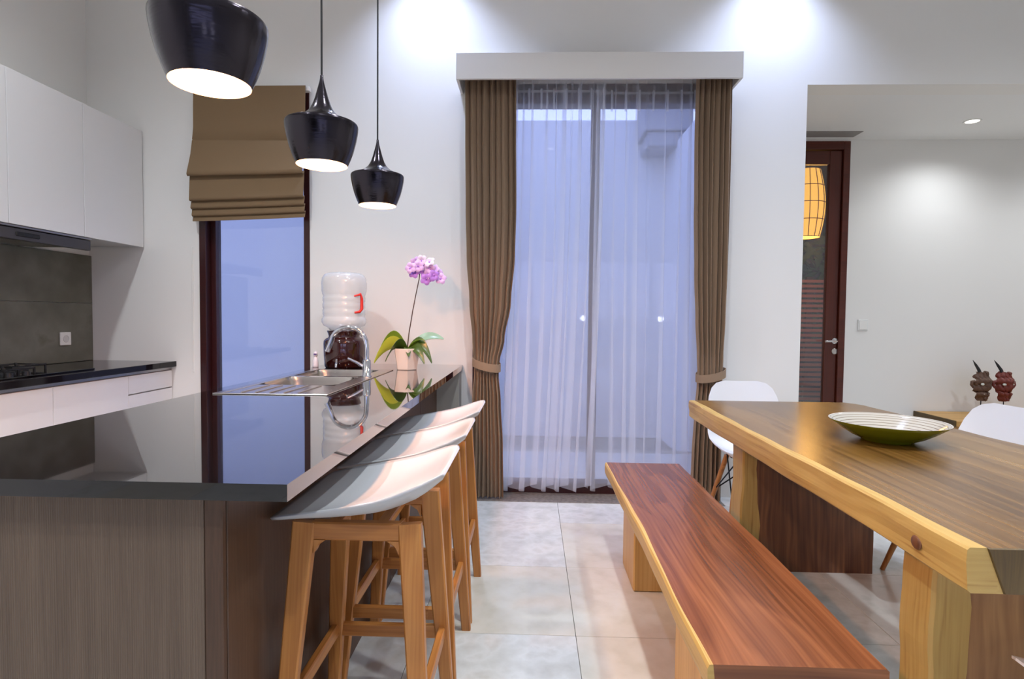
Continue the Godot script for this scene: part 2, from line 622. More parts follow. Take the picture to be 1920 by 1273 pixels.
func make_room() -> void:
	# floor: slab with tiles laid on it
	var fl := structure(Shape.new().span(Vector3(XL - 0.2, -0.12, ZA - 0.25), Vector3(XR + 0.2, -0.012, ZB + 0.2), 0.0), "floor", M.grout, "pale cream polished stone tile floor")
	var tile := build(Shape.new().box(Vector3(0, -0.006, 0), Vector3(0.598, 0.012, 0.598), 0.0008))
	var rng := RandomNumberGenerator.new()
	rng.seed = 5
	for i in 14:
		for j in 20:
			var x := 0.18 + 0.3 + 0.6 * (i - 6)
			var z := -2.74 + 0.3 + 0.6 * (j - 4)
			if x < XL - 0.3 or x > XR + 0.3 or z < ZA - 0.3 or z > ZB + 0.3:
				continue
			var k: int = [0, 0, 2, 3, 1, 0, 2][rng.randi() % 7]
			if i == 6 and j in [4, 5]:
				k = 1
			same(tile, "tile", M.tiles[k], fl, Transform3D(Basis.IDENTITY, Vector3(x, rng.randf_range(-0.0004, 0.0004), z)))
	cut_wall("wall_back", M.plaster, Vector3(XL - 0.2, 0, ZW - 0.18), Vector3(XR + 0.2, HC + 0.1, ZW), [
		[Vector3(-2.285, -0.1, ZW - 0.3), Vector3(-1.518, 2.70, ZW + 0.1)],
		[Vector3(-0.40, -0.1, ZW - 0.3), Vector3(1.24, 2.76, ZW + 0.1)],
		[Vector3(1.79, -0.1, ZW - 0.3), Vector3(XR, HA, ZW + 0.1)]], "white plaster wall with the tall curtained window")
	structure(Shape.new().span(Vector3(XL - 0.2, 0, ZW - 0.18), Vector3(XL, HC + 0.1, ZB + 0.2), 0.0), "wall_left", M.plaster, "white plaster wall behind the kitchen cabinets")
	structure(Shape.new().span(Vector3(XR, 0, ZA - 0.2), Vector3(XR + 0.2, HC + 0.1, ZB + 0.2), 0.0), "wall_right", M.plaster, "plaster wall on the right side")
	cut_wall("wall_front", M.plaster, Vector3(XL - 0.2, 0, ZB), Vector3(XR + 0.2, HC + 0.1, ZB + 0.2), [[Vector3(-1.6, -0.1, ZB - 0.1), Vector3(4.6, 2.7, ZB + 0.3)]], "plaster wall behind the viewer with wide glazing")
	structure(Shape.new().span(Vector3(XL - 0.2, HC, ZW - 0.18), Vector3(XR + 0.2, HC + 0.15, ZB + 0.2), 0.0), "ceiling", M.ceiling, "high white ceiling")
	structure(Shape.new().span(Vector3(1.60, HA, ZA - 0.2), Vector3(XR + 0.2, HA + 0.15, ZW - 0.18), 0.0), "ceiling_alcove", M.ceiling, "lower white ceiling of the alcove with one downlight")
	structure(Shape.new().span(Vector3(1.60, 0, ZA - 0.2), Vector3(1.79, HA, ZW - 0.18), 0.0), "wall_alcove", M.plaster, "end wall of the alcove")
	cut_wall("wall_far", M.plaster, Vector3(1.79, 0, ZA - 0.2), Vector3(XR + 0.2, HA, ZA), [[Vector3(1.82, -0.1, ZA - 0.3), Vector3(2.70, 2.73, ZA + 0.1)]], "white wall at the back of the alcove")
	structure(Shape.new().span(Vector3(1.80, HA - 0.004, -4.99), Vector3(2.68, HA - 0.0005, -4.84), 0.001), "shade_strip_4", M.shadow_gap, "added grey strip standing in for the shadow on the alcove ceiling above the door")  # flat grey strip: the ceiling's dark shadow put in as colour
	# dark stone strip at the foot of the sliding door
	structure(Shape.new().span(Vector3(-0.42, -0.001, ZW - 0.02), Vector3(1.26, 0.004, ZW + 0.19), 0.001), "trim_1", M.dark_stone, "dark grey stone threshold strip under the curtains")
	structure(Shape.new().span(Vector3(-2.338, 0.8, ZW), Vector3(-2.330, 1.66, ZW + 0.006), 0.001), "trim_2", M.socket_white, "thin white vertical bead beside the narrow window")


# ---------------------------------------------------------------- outside
func make_outside() -> void:
	structure(Shape.new().span(Vector3(-9, -0.3, -12), Vector3(10, -0.13, 9), 0.0), "ground", M.outside_ground, "pale paving outside the windows")
	structure(Shape.new().span(Vector3(-6, -0.13, -6.6), Vector3(1.55, 3.364, -6.4), 0.01), "wall_courtyard", M.outside_white, "white courtyard wall outside in blue dusk light")
	var o := structure(Shape.new().span(Vector3(1.16, 2.95, -6.39), Vector3(1.60, 3.10, -5.95), 0.01), "trim_3", M.fascia, "grey roof edge outside the curtained window")
	part(Shape.new().span(Vector3(1.12, 3.10, -6.39), Vector3(1.60, 3.52, -5.92), 0.01), "fascia_board", M.fascia, o)
	# terrace behind the hinged door
	structure(Shape.new().span(Vector3(1.55, 3.0, -9.0), Vector3(6.5, 3.12, ZA - 0.2), 0.0), "ceiling_terrace", M.dark_timber, "dark timber terrace roof beyond the glazed door")
	structure(Shape.new().span(Vector3(1.45, -0.13, -9.0), Vector3(1.55, 3.0, ZA - 0.2), 0.0), "wall_terrace", M.outside_white, "dark timber side wall of the terrace")
	structure(Shape.new().span(Vector3(1.45, -0.13, -9.1), Vector3(6.5, 3.0, -9.0), 0.0), "wall_sky_block", M.dark_timber, "added dark wall behind the terrace garden to block the sky")  # backing wall added so no sky shows between the slats
	structure(Shape.new().span(Vector3(6.4, -0.13, -9.0), Vector3(6.5, 3.0, ZA - 0.2), 0.0), "wall_terrace_side", M.dark_timber, "dark timber wall at the far side of the terrace")
	var fence := thing("slat_fence", "reddish wooden slat fence seen through the glazed door", "fence", Vector3(0, 0, -7.4))
	for x in [2.4, 3.5, 4.6]:
		part(Shape.new().span(Vector3(x - 0.04, -0.13, -0.06), Vector3(x + 0.04, 1.75, -0.01)), "post", M.dark_timber, fence)
	var slat := build(Shape.new().box(Vector3.ZERO, Vector3(3.4, 0.036, 0.02), 0.003), 0)
	for k in 28:
		same(slat, "slat", M.fence_wood, fence, Transform3D(Basis.IDENTITY, Vector3(3.4, 0.02 + 0.062 * k, 0.002)))
	var hedge := thing("garden_shrub", "dark green garden shrub behind the slat fence", "shrub", Vector3(3.4, 0, -8.0))
	var rng := RandomNumberGenerator.new()
	rng.seed = 12
	var s := Shape.new()
	for k in 700:
		var c := Vector3(rng.randf_range(-1.1, 1.1), rng.randf_range(0.9, 2.3), rng.randf_range(-0.3, 0.35))
		var d := Vector3(rng.randf_range(-1, 1), rng.randf_range(-0.6, 0.9), rng.randf_range(-0.4, 1)).normalized()
		var e := d.cross(Vector3(rng.randf_range(-1, 1), rng.randf_range(-1, 1), rng.randf_range(-1, 1))).normalized()
		var l := rng.randf_range(0.08, 0.16)
		s.quad(c - d * l, c + e * l * 0.35, c + d * l, c - e * l * 0.35)
	part(s, "foliage", M.hedge, hedge)
	part(Shape.new().tube([Vector3(0, -0.13, 0), Vector3(0.05, 0.6, 0), Vector3(0, 1.3, 0.02)], [0.05, 0.04, 0.03], 8), "trunk", M.dark_timber, hedge)
	# woven lantern under the terrace roof
	var la := thing("woven_lantern", "glowing yellow woven lantern hanging behind the glazed door", "lantern", Vector3(2.955, 2.46, -6.4))
	var glow := mat(srgb(255, 214, 120), 0.6)
	glow.emission_enabled = true
	glow.emission = srgb(255, 190, 84)
	glow.emission_energy_multiplier = 0.85
	var prof := []
	for i in 13:
		var t := i / 12.0
		prof.append(Vector2(0.115 + 0.075 * sin(PI * (0.12 + 0.8 * t)), -0.36 + 0.72 * t))
	part(Shape.new().lathe(prof, Vector3.ZERO, 28), "lamp_shade", glow, la)
	for k in 14:
		var a := TAU * k / 14
		var path := []
		for p in prof:
			path.append(Vector3((p.x + 0.004) * cos(a), p.y, (p.x + 0.004) * sin(a)))
		part(Shape.new().tube(path, 0.004, 5), "rib", M.rattan, la)
	for i in [0, 3, 6, 9, 12]:
		var ring := []
		for k in 29:
			ring.append(Vector3((prof[i].x + 0.004) * cos(TAU * k / 28), prof[i].y, (prof[i].x + 0.004) * sin(TAU * k / 28)))
		part(Shape.new().tube(ring, 0.004, 5), "hoop", M.rattan, la)
	part(Shape.new().tube([Vector3(0, 0.3, 0), Vector3(0, 0.54, 0)], 0.005, 6), "cord", M.cord, la)
	var li := OmniLight3D.new()
	li.name = "lantern_light"
	li.light_color = srgb(255, 196, 110)
	li.light_energy = 0.5
	li.light_size = 0.2
	li.omni_range = 8.0
	li.omni_attenuation = 2.0
	li.shadow_enabled = true
	la.add_child(li)
	li.position = Vector3(0, -0.46, 0.0)


# ---------------------------------------------------------------- windows and doors
func make_windows() -> void:
	# narrow window behind the roman blind
	var w := structure(Shape.new().span(Vector3(-2.285, 0, ZW - 0.11), Vector3(-2.24, 2.70, ZW + 0.006), 0.002), "window_1", M.window_wood, "narrow dark framed window under the brown blind")
	part(Shape.new().span(Vector3(-2.24, 0, ZW - 0.13), Vector3(-2.205, 2.66, ZW - 0.06), 0.002), "inner_stile", M.window_wood, w, 1)
	part(Shape.new().span(Vector3(-1.558, 0, ZW - 0.11), Vector3(-1.518, 2.70, ZW + 0.006), 0.002), "jamb", M.window_wood, w, 1)
	part(Shape.new().span(Vector3(-2.24, 2.655, ZW - 0.11), Vector3(-1.558, 2.70, ZW + 0.006), 0.002), "head", M.window_wood, w, 0)
	part(Shape.new().span(Vector3(-2.24, 0, ZW - 0.11), Vector3(-1.558, 0.05, ZW + 0.006), 0.002), "sill", M.window_wood, w, 0)
	part(Shape.new().span(Vector3(-2.205, 0.05, ZW - 0.10), Vector3(-1.558, 2.655, ZW - 0.094), 0.0), "pane", M.grey_pane, w)
	# sliding glass door behind the curtains
	var d := structure(Shape.new().span(Vector3(-0.40, 0, ZW - 0.12), Vector3(-0.34, 2.76, ZW - 0.01), 0.002), "door_1", M.window_wood, "dark framed sliding glass door behind the sheer curtains")
	part(Shape.new().span(Vector3(1.18, 0, ZW - 0.12), Vector3(1.24, 2.76, ZW - 0.01), 0.002), "jamb", M.window_wood, d, 1)
	part(Shape.new().span(Vector3(-0.34, 2.63, ZW - 0.12), Vector3(1.18, 2.76, ZW - 0.01), 0.002), "head", M.window_wood, d, 0)
	part(Shape.new().span(Vector3(-0.34, 0, ZW - 0.12), Vector3(1.18, 0.075, ZW - 0.005), 0.002), "sill", M.window_wood, d, 0)
	part(Shape.new().span(Vector3(0.385, 0.07, ZW - 0.07), Vector3(0.435, 2.63, ZW - 0.03), 0.002), "meeting_stile", M.window_wood, d, 1)
	part(Shape.new().span(Vector3(0.395, 0.07, ZW - 0.115), Vector3(0.45, 2.63, ZW - 0.075), 0.002), "meeting_stile", M.window_wood, d, 1)
	part(Shape.new().span(Vector3(-0.34, 0.075, ZW - 0.055), Vector3(0.385, 2.63, ZW - 0.049), 0.0), "pane", M.pane, d)
	part(Shape.new().span(Vector3(0.45, 0.075, ZW - 0.098), Vector3(1.18, 2.63, ZW - 0.092), 0.0), "pane", M.pane, d)
	# hinged door in the alcove
	var h := structure(Shape.new().span(Vector3(2.645, 0, ZA - 0.16), Vector3(2.70, 2.73, ZA + 0.012), 0.003), "door_2", M.mahogany, "reddish brown glazed door with lever handle")
	part(Shape.new().span(Vector3(1.82, 2.66, ZA - 0.16), Vector3(2.645, 2.73, ZA + 0.012), 0.003), "frame_head", M.mahogany, h, 0)
	part(Shape.new().span(Vector3(1.82, 0, ZA - 0.16), Vector3(1.87, 2.66, ZA + 0.012), 0.003), "jamb", M.mahogany, h, 1)
	part(Shape.new().span(Vector3(2.54, 0.01, ZA - 0.06), Vector3(2.643, 2.655, ZA - 0.012), 0.004), "stile", M.mahogany, h, 1)
	part(Shape.new().span(Vector3(1.872, 0.01, ZA - 0.06), Vector3(1.97, 2.655, ZA - 0.012), 0.004), "stile", M.mahogany, h, 1)
	part(Shape.new().span(Vector3(1.97, 2.54, ZA - 0.06), Vector3(2.54, 2.655, ZA - 0.012), 0.004), "top_rail", M.mahogany, h, 0)
	part(Shape.new().span(Vector3(1.97, 0.01, ZA - 0.06), Vector3(2.54, 0.2, ZA - 0.012), 0.004), "bottom_rail", M.mahogany, h, 0)
	part(Shape.new().span(Vector3(1.97, 0.2, ZA - 0.04), Vector3(2.54, 2.54, ZA - 0.034), 0.0), "pane", M.pane, h)
	var lever := part(Shape.new().tube([Vector3(2.625, 1.025, ZA - 0.014), Vector3(2.625, 1.025, ZA + 0.035), Vector3(2.60, 1.025, ZA + 0.045), Vector3(2.52, 1.022, ZA + 0.045)], 0.010, 8), "lever_handle", M.chrome, h)
	var turned := Shape.new()
	turned.xf = Transform3D(Basis(Vector3.RIGHT, PI / 2), Vector3(2.625, 1.025, ZA - 0.012))
	turned.lathe([Vector2(0, 0), Vector2(0.026, 0), Vector2(0.026, 0.006), Vector2(0.022, 0.009), Vector2(0, 0.009)], Vector3.ZERO, 20, -1, true)
	part(turned, "rose", M.chrome, lever)
	var esc := Shape.new()
	esc.xf = Transform3D(Basis(Vector3.RIGHT, PI / 2), Vector3(2.627, 0.935, ZA - 0.012))
	esc.lathe([Vector2(0, 0), Vector2(0.027, 0), Vector2(0.027, 0.006), Vector2(0.022, 0.01), Vector2(0, 0.01)], Vector3.ZERO, 20, -1, true)
	part(esc, "lock_plate", M.steel, h)
	# wide glazing behind the viewer
	var b := structure(Shape.new().span(Vector3(-1.6, 2.62, ZB + 0.02), Vector3(4.6, 2.7, ZB + 0.14), 0.002), "window_2", M.window_wood, "wide dark framed glazing behind the viewer")
	for x in [-1.57, 0.0, 1.5, 3.0, 4.57]:
		part(Shape.new().span(Vector3(x - 0.03, 0, ZB + 0.02), Vector3(x + 0.03, 2.62, ZB + 0.14), 0.002), "stile", M.window_wood, b, 1)
	part(Shape.new().span(Vector3(-1.54, 0, ZB + 0.02), Vector3(4.54, 0.07, ZB + 0.14), 0.002), "sill", M.window_wood, b, 0)
	for x in [[-1.54, -0.03], [0.03, 1.47], [1.53, 2.97], [3.03, 4.54]]:
		part(Shape.new().span(Vector3(x[0], 0.07, ZB + 0.08), Vector3(x[1], 2.62, ZB + 0.086), 0.0), "pane", M.pane, b)
	# roman blind
	var rb := thing("roman_blind", "brown roman blind gathered in folds over the narrow window", "blind", Vector3(-1.9, 0, ZW))
	part(Shape.new().box(Vector3(0.01, 2.715, 0.025), Vector3(0.775, 0.03, 0.04)), "head_rail", M.socket_white, rb)
	var prof := [[0.055, 2.728, 0.0], [0.060, 2.60, 0.0], [0.062, 2.45, 0.0], [0.066, 2.372, 0.0], [0.062, 2.368, 0.0], [0.068, 2.36, 0.0], [0.082, 2.27, 0.004], [0.102, 2.20, 0.010], [0.118, 2.15, 0.016], [0.124, 2.128, 0.018], [0.118, 2.118, 0.018], [0.098, 2.124, 0.018], [0.086, 2.14, 0.018],
		[0.088, 2.12, 0.020], [0.096, 2.04, 0.022], [0.106, 1.975, 0.024], [0.108, 1.962, 0.024], [0.100, 1.957, 0.024], [0.082, 1.970, 0.024], [0.082, 1.955, 0.024], [0.092, 1.925, 0.025], [0.096, 1.912, 0.025], [0.090, 1.906, 0.025], [0.074, 1.918, 0.025],
		[0.076, 1.905, 0.026], [0.086, 1.872, 0.026], [0.088, 1.864, 0.026], [0.082, 1.858, 0.026], [0.068, 1.870, 0.026], [0.068, 1.86, 0.026], [0.078, 1.832, 0.026], [0.079, 1.824, 0.026]]
	var rows := []
	for p in prof:
		var r := PackedVector3Array()
		for k in 25:
			var t := k / 24.0
			var bulge: float = clampf((2.45 - p[1]) / 0.3, 0.0, 1.0) * clampf((p[1] - 1.75) / 0.3, 0.0, 1.0)
			var x: float = lerpf(-0.382 - bulge * 0.012, 0.378, t)
			var sag: float = -0.004 * sin(PI * t)
			r.append(Vector3(x, p[1] + p[2] * t * 1.2 + sag * p[2] * 40.0, p[0] + 0.006 * sin(t * 5.0 + p[1] * 3.0) * (1.0 if p[1] < 2.4 else 0.2)))
		rows.append(r)
	part(Shape.new().shell(rows, 0.003), "cloth", M.blind, rb)


# ---------------------------------------------------------------- kitchen on the left wall
func make_kitchen_wall() -> void:
	# upper cabinets
	var units := [[-3.893, -3.37, "white flat wall cabinet nearest the narrow window"], [-3.37, -2.87, "white flat wall cabinet in the middle above the hood"], [-2.87, -2.30, "white flat wall cabinet cut by the left edge of the photo"]]
	for u in units:
		var c := thing("wall_cabinet", u[2], "cabinet", Vector3(XL, 1.66, (u[0] + u[1]) / 2.0), 0.0, "white wall cabinets")
		var w: float = u[1] - u[0]
		part(Shape.new().span(Vector3(0, 0, -w / 2), Vector3(0.352, 0.783, w / 2), 0.001), "carcass", M.white_carcass, c)
		part(Shape.new().span(Vector3(0.369, -0.004, -w / 2 + 0.0018), Vector3(0.389, 0.783, w / 2 - 0.0018), 0.0012), "door", M.white_lacquer, c)
	# hood
	var hd := thing("range_hood", "slim stainless pull-out range hood under the wall cabinets", "range hood", Vector3(XL, 1.58, -2.93))
	part(Shape.new().span(Vector3(0.02, 0.022, -0.50), Vector3(0.33, 0.078, 0.60), 0.003), "body", M.hood_steel, hd)
	var fp := part(Shape.new().span(Vector3(0.345, 0.0, -0.50), Vector3(0.378, 0.060, 0.60), 0.003), "front_panel", M.hood_steel, hd)
	part(Shape.new().span(Vector3(0.33, 0.063, -0.50), Vector3(0.385, 0.074, 0.60), 0.002), "top_lip", M.aluminium, hd)
	part(Shape.new().span(Vector3(0.374, 0.018, -0.135), Vector3(0.384, 0.042, 0.012), 0.005), "grip", M.black_plastic, fp)
	part(Shape.new().span(Vector3(0.06, 0.012, -0.44), Vector3(0.32, 0.022, 0.05), 0.003), "filter", M.steel, hd)
	# backsplash
	var bs := thing("backsplash", "grey green concrete slab backsplash above the hob", "backsplash", Vector3(XL, 0.875, 0))
	for a in [[-3.899, -2.95], [-2.947, -1.9]]:
		for b in [[0.002, 0.391], [0.394, 0.72]]:
			part(Shape.new().span(Vector3(0.0015, b[0], a[0]), Vector3(0.014, b[1], a[1]), 0.0015), "slab", M.concrete, bs)
	var so := thing("wall_socket", "white square wall socket on the concrete backsplash", "socket", Vector3(XL + 0.0145, 1.032, -3.655))
	part(Shape.new().box(Vector3(0.005, 0, 0), Vector3(0.010, 0.086, 0.086), 0.003), "plate", M.socket_white, so)
	var dish := Shape.new()
	dish.xf = Transform3D(Basis(Vector3.FORWARD, PI / 2), Vector3(0.0102, 0, 0))
	dish.lathe([Vector2(0.0, 0.0), Vector2(0.02, 0.0), Vector2(0.022, 0.002), Vector2(0.024, 0.0)], Vector3.ZERO, 20, -1)
	part(dish, "recess", M.white_carcass, so)
	# base cabinets
	var bases := [[-3.893, -3.46, "white base cabinet with the grooved drawer beside the back wall"], [-3.46, -2.90, "plain white base cabinet next to the drawer unit"], [-2.90, -2.35, "white base cabinet at the left edge of the photo"]]
	for i in bases.size():
		var u: Array = bases[i]
		var c := thing("base_cabinet", u[2], "cabinet", Vector3(XL, 0, (u[0] + u[1]) / 2.0), 0.0, "white base cabinets")
		var w: float = u[1] - u[0]
		part(Shape.new().span(Vector3(0, 0.1, -w / 2), Vector3(0.555, 0.837, w / 2), 0.001), "carcass", M.white_carcass, c)
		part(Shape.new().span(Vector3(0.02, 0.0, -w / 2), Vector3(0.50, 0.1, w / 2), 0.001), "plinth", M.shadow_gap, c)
		var cuts := [[0.104, 0.40], [0.403, 0.692], [0.700, 0.814]] if i == 0 else [[0.104, 0.814]]
		for b in cuts:
			part(Shape.new().span(Vector3(0.556, b[0], -w / 2 + 0.0012), Vector3(0.576, b[1], w / 2 - 0.0012), 0.0012), "drawer" if i == 0 else "door", M.white_lacquer, c)
		part(Shape.new().span(Vector3(0.556, 0.818, -w / 2), Vector3(0.570, 0.836, w / 2), 0.001), "grip_rail", M.aluminium, c)
	var wt := part(Shape.new().span(Vector3(XL + 0.001, 0.838, ZW + 0.001), Vector3(-2.455, 0.875, -2.2), 0.002), "kitchen_worktop", M.worktop_dark, self)
	tag(wt, "black polished worktop along the kitchen wall", "worktop")
	var hob := thing("gas_hob", "black glass gas hob on the kitchen worktop", "hob", Vector3(-2.76, 0.8752, -2.86))
	part(Shape.new().box(Vector3(0, 0.004, 0), Vector3(0.46, 0.008, 0.78), 0.002), "glass_plate", M.hob_glass, hob)
	for p in [[-0.08, -0.22], [-0.08, 0.22], [0.05, 0.0]]:
		part(Shape.new().lathe([Vector2(0, 0.008), Vector2(0.05, 0.008), Vector2(0.048, 0.018), Vector2(0.03, 0.022), Vector2(0.03, 0.028), Vector2(0, 0.029)], Vector3(p[0], 0, p[1]), 20, -1, true), "burner", M.cast_iron, hob)
		var gr := Shape.new()
		for k in 4:
			var a := TAU * k / 4 + 0.78
			gr.bar(Vector3(p[0] + cos(a) * 0.035, 0.036, p[1] + sin(a) * 0.035), Vector3(p[0] + cos(a) * 0.125, 0.036, p[1] + sin(a) * 0.125), 0.008, 0.010, 0.008, 0.010, Vector3.UP, 0.001)
			gr.bar(Vector3(p[0] + cos(a) * 0.122, 0.008, p[1] + sin(a) * 0.122), Vector3(p[0] + cos(a) * 0.122, 0.040, p[1] + sin(a) * 0.122), 0.008, 0.010, 0.008, 0.010, Vector3.RIGHT, 0.001)
			var n := TAU * (k + 1) / 4 + 0.78
			gr.bar(Vector3(p[0] + cos(a) * 0.122, 0.034, p[1] + sin(a) * 0.122), Vector3(p[0] + cos(n) * 0.122, 0.034, p[1] + sin(n) * 0.122), 0.008, 0.008, 0.008, 0.008, Vector3.UP, 0.001)
		part(gr, "pan_support", M.cast_iron, hob)
	for z in [-0.1, 0.0, 0.1]:
		part(Shape.new().lathe([Vector2(0, 0.008), Vector2(0.018, 0.008), Vector2(0.016, 0.026), Vector2(0, 0.028)], Vector3(0.19, 0, z + 0.12), 16, -1, true), "knob", M.black_plastic, hob)


# ---------------------------------------------------------------- island
func make_island() -> void:
	const X0 := -1.378
	const X1 := -0.466
	const Z0 := -1.08
	var top := CSGBox3D.new()
	top.name = "island_worktop"
	top.size = Vector3(X1 - X0, 0.034, Z0 - ZW - 0.002)
	top.position = Vector3((X0 + X1) / 2, 0.858, (Z0 + ZW + 0.002) / 2)
	top.material = M.worktop
	for b in [[-2.62, -2.985], [-3.015, -3.385]]:
		var c := CSGBox3D.new()
		c.name = "cutout"
		c.operation = CSGShape3D.OPERATION_SUBTRACTION
		c.size = Vector3(0.372, 0.2, absf(b[1] - b[0]) + 0.012)
		c.position = Vector3(-1.085, 0.858, (b[0] + b[1]) / 2) - top.position
		c.material = M.worktop
		top.add_child(c, true)
	add_child(top)
	tag(top, "black polished island worktop with the sink let in", "worktop")
	var base := thing("island_cabinet", "brown wood island base with ribbed front panel under the black worktop", "cabinet", Vector3(0, 0, 0))
	part(Shape.new().span(Vector3(-1.34, 0, -1.148), Vector3(-0.66, 0.8405, -1.13), 0.002), "front_panel", M.laminate, base, 1)
	part(Shape.new().span(Vector3(-0.66, 0, -1.148), Vector3(-0.622, 0.8405, -1.13), 0.003), "corner_post", M.brown_panel, base, 1)
	var zs := [-1.15, -1.84, -2.53, -3.22, -3.77]
	for i in 4:
		part(Shape.new().span(Vector3(-0.640, 0.0, zs[i] - 0.001), Vector3(-0.622, 0.8405, zs[i + 1] + 0.001), 0.002), "side_panel", M.brown_panel, base, 1, Vector2(0.3 * i, 0.2))
	for i in 4:
		part(Shape.new().span(Vector3(-1.34, 0.08, zs[i] - 0.001), Vector3(-1.32, 0.8405, zs[i + 1] + 0.001), 0.002), "door", M.white_lacquer, base)
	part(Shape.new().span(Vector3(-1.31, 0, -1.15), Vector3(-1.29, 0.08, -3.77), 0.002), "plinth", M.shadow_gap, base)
	var pier := part(Shape.new().span(Vector3(-1.34, 0.0, -3.899), Vector3(-0.474, 0.8405, -3.775), 0.003), "end_panel", M.pier, self)
	tag(pier, "grey end panel carrying the island worktop at the back wall", "panel")
	# sink
	var sk := thing("kitchen_sink", "stainless steel double sink with draining board in the island", "sink", Vector3(0, 0.875, 0))
	var xs := [-1.302, -1.266, -0.904, -0.828]
	var zz := [-2.30, -2.625, -2.98, -3.02, -3.38, -3.43]
	var rim := Shape.new()
	rim.span(Vector3(xs[0], 0.0002, zz[0]), Vector3(xs[3], 0.0045, zz[0] - 0.012), 0.0015)
	rim.span(Vector3(xs[0], 0.0002, zz[0] - 0.012), Vector3(xs[1], 0.0045, zz[5]), 0.0015)
	rim.span(Vector3(xs[2], 0.0002, zz[0] - 0.012), Vector3(xs[3], 0.0045, zz[5]), 0.0015)
	rim.span(Vector3(xs[1], 0.0002, zz[2]), Vector3(xs[2], 0.0040, zz[3]), 0.001)
	rim.span(Vector3(xs[1], 0.0002, zz[4]), Vector3(xs[2], 0.0045, zz[5]), 0.0015)
	part(rim, "rim", M.steel, sk)
	var db := part(Shape.new().span(Vector3(xs[1], 0.0002, zz[0] - 0.012), Vector3(xs[2], 0.0025, zz[1]), 0.0008), "draining_board", M.steel, sk)
	for k in 5:
		var x := -1.20 + 0.06 * k
		part(Shape.new().tube([Vector3(x, 0.0042, zz[0] - 0.04), Vector3(x, 0.0042, zz[1] + 0.03)], 0.0035, 8), "ridge", M.steel, db)
	for b in [[zz[1], zz[2]], [zz[3], zz[4]]]:
		var rings := []
		for lv in [[0.003, 0.0], [-0.02, 0.006], [-0.14, 0.014], [-0.155, 0.03], [-0.16, 0.06]]:
			var r := PackedVector3Array()
			var hx: float = (xs[2] - xs[1]) / 2 - lv[1]
			var hz: float = absf(b[1] - b[0]) / 2 - lv[1]
			for q in 20:
				var a := TAU * (q + 0.5) / 20
				var cx := signf(cos(a)) * pow(absf(cos(a)), 0.28)
				var cz := signf(sin(a)) * pow(absf(sin(a)), 0.28)
				r.append(Vector3((xs[1] + xs[2]) / 2 + hx * cx, lv[0], (b[0] + b[1]) / 2 + hz * cz))
			rings.append(r)
		var bw := Shape.new().loft(rings, 1, false)
		for q in 20:
			bw.tri(Vector3((xs[1] + xs[2]) / 2, -0.163, (b[0] + b[1]) / 2), rings[4][q], rings[4][(q + 1) % 20], 1)
		var bowl := part(bw, "bowl", M.steel, sk)
		part(Shape.new().lathe([Vector2(0.0, -0.160), Vector2(0.03, -0.158), Vector2(0.04, -0.160)], Vector3((xs[1] + xs[2]) / 2, 0, (b[0] + b[1]) / 2), 20, -1), "drain", M.chrome, bowl)
	# faucet
	var fc := thing("kitchen_faucet", "chrome gooseneck kitchen tap beside the sink", "faucet", Vector3(-0.866, 0.8797, -3.0))
	part(Shape.new().lathe([Vector2(0, 0), Vector2(0.026, 0), Vector2(0.026, 0.006), Vector2(0.021, 0.010), Vector2(0.021, 0.085), Vector2(0.017, 0.092), Vector2(0, 0.092)], Vector3.ZERO, 24, 1, true), "body", M.chrome, fc)
	var path := [Vector3(0, 0.09, 0), Vector3(0, 0.13, 0), Vector3(-0.002, 0.165, 0)]
	for k in range(1, 13):
		var a := PI * k / 12.0 * 0.93
		path.append(Vector3(-0.097 + 0.095 * cos(a), 0.168 + 0.092 * sin(a), 0.0))
	path.append(Vector3(-0.203, 0.155, 0))
	path.append(Vector3(-0.212, 0.132, 0))
	var rr := []
	for k in path.size():
		rr.append(0.0125 if k < path.size() - 3 else 0.0150)
	part(Shape.new().tube(path, rr, 14), "spout", M.chrome, fc)
	part(Shape.new().tube([Vector3(-0.018, 0.055, 0.0), Vector3(-0.05, 0.075, 0.01), Vector3(-0.095, 0.098, 0.02)], [0.008, 0.007, 0.0055], 8), "lever", M.chrome, fc)


# ---------------------------------------------------------------- table, bench, chairs
func edge_noise(z: float, sd: float, amp: float) -> float:
	return amp * (sin(z * 3.1 + sd) + 0.6 * sin(z * 7.3 + sd * 2.0) + 0.35 * sin(z * 17.0 + sd * 3.0))

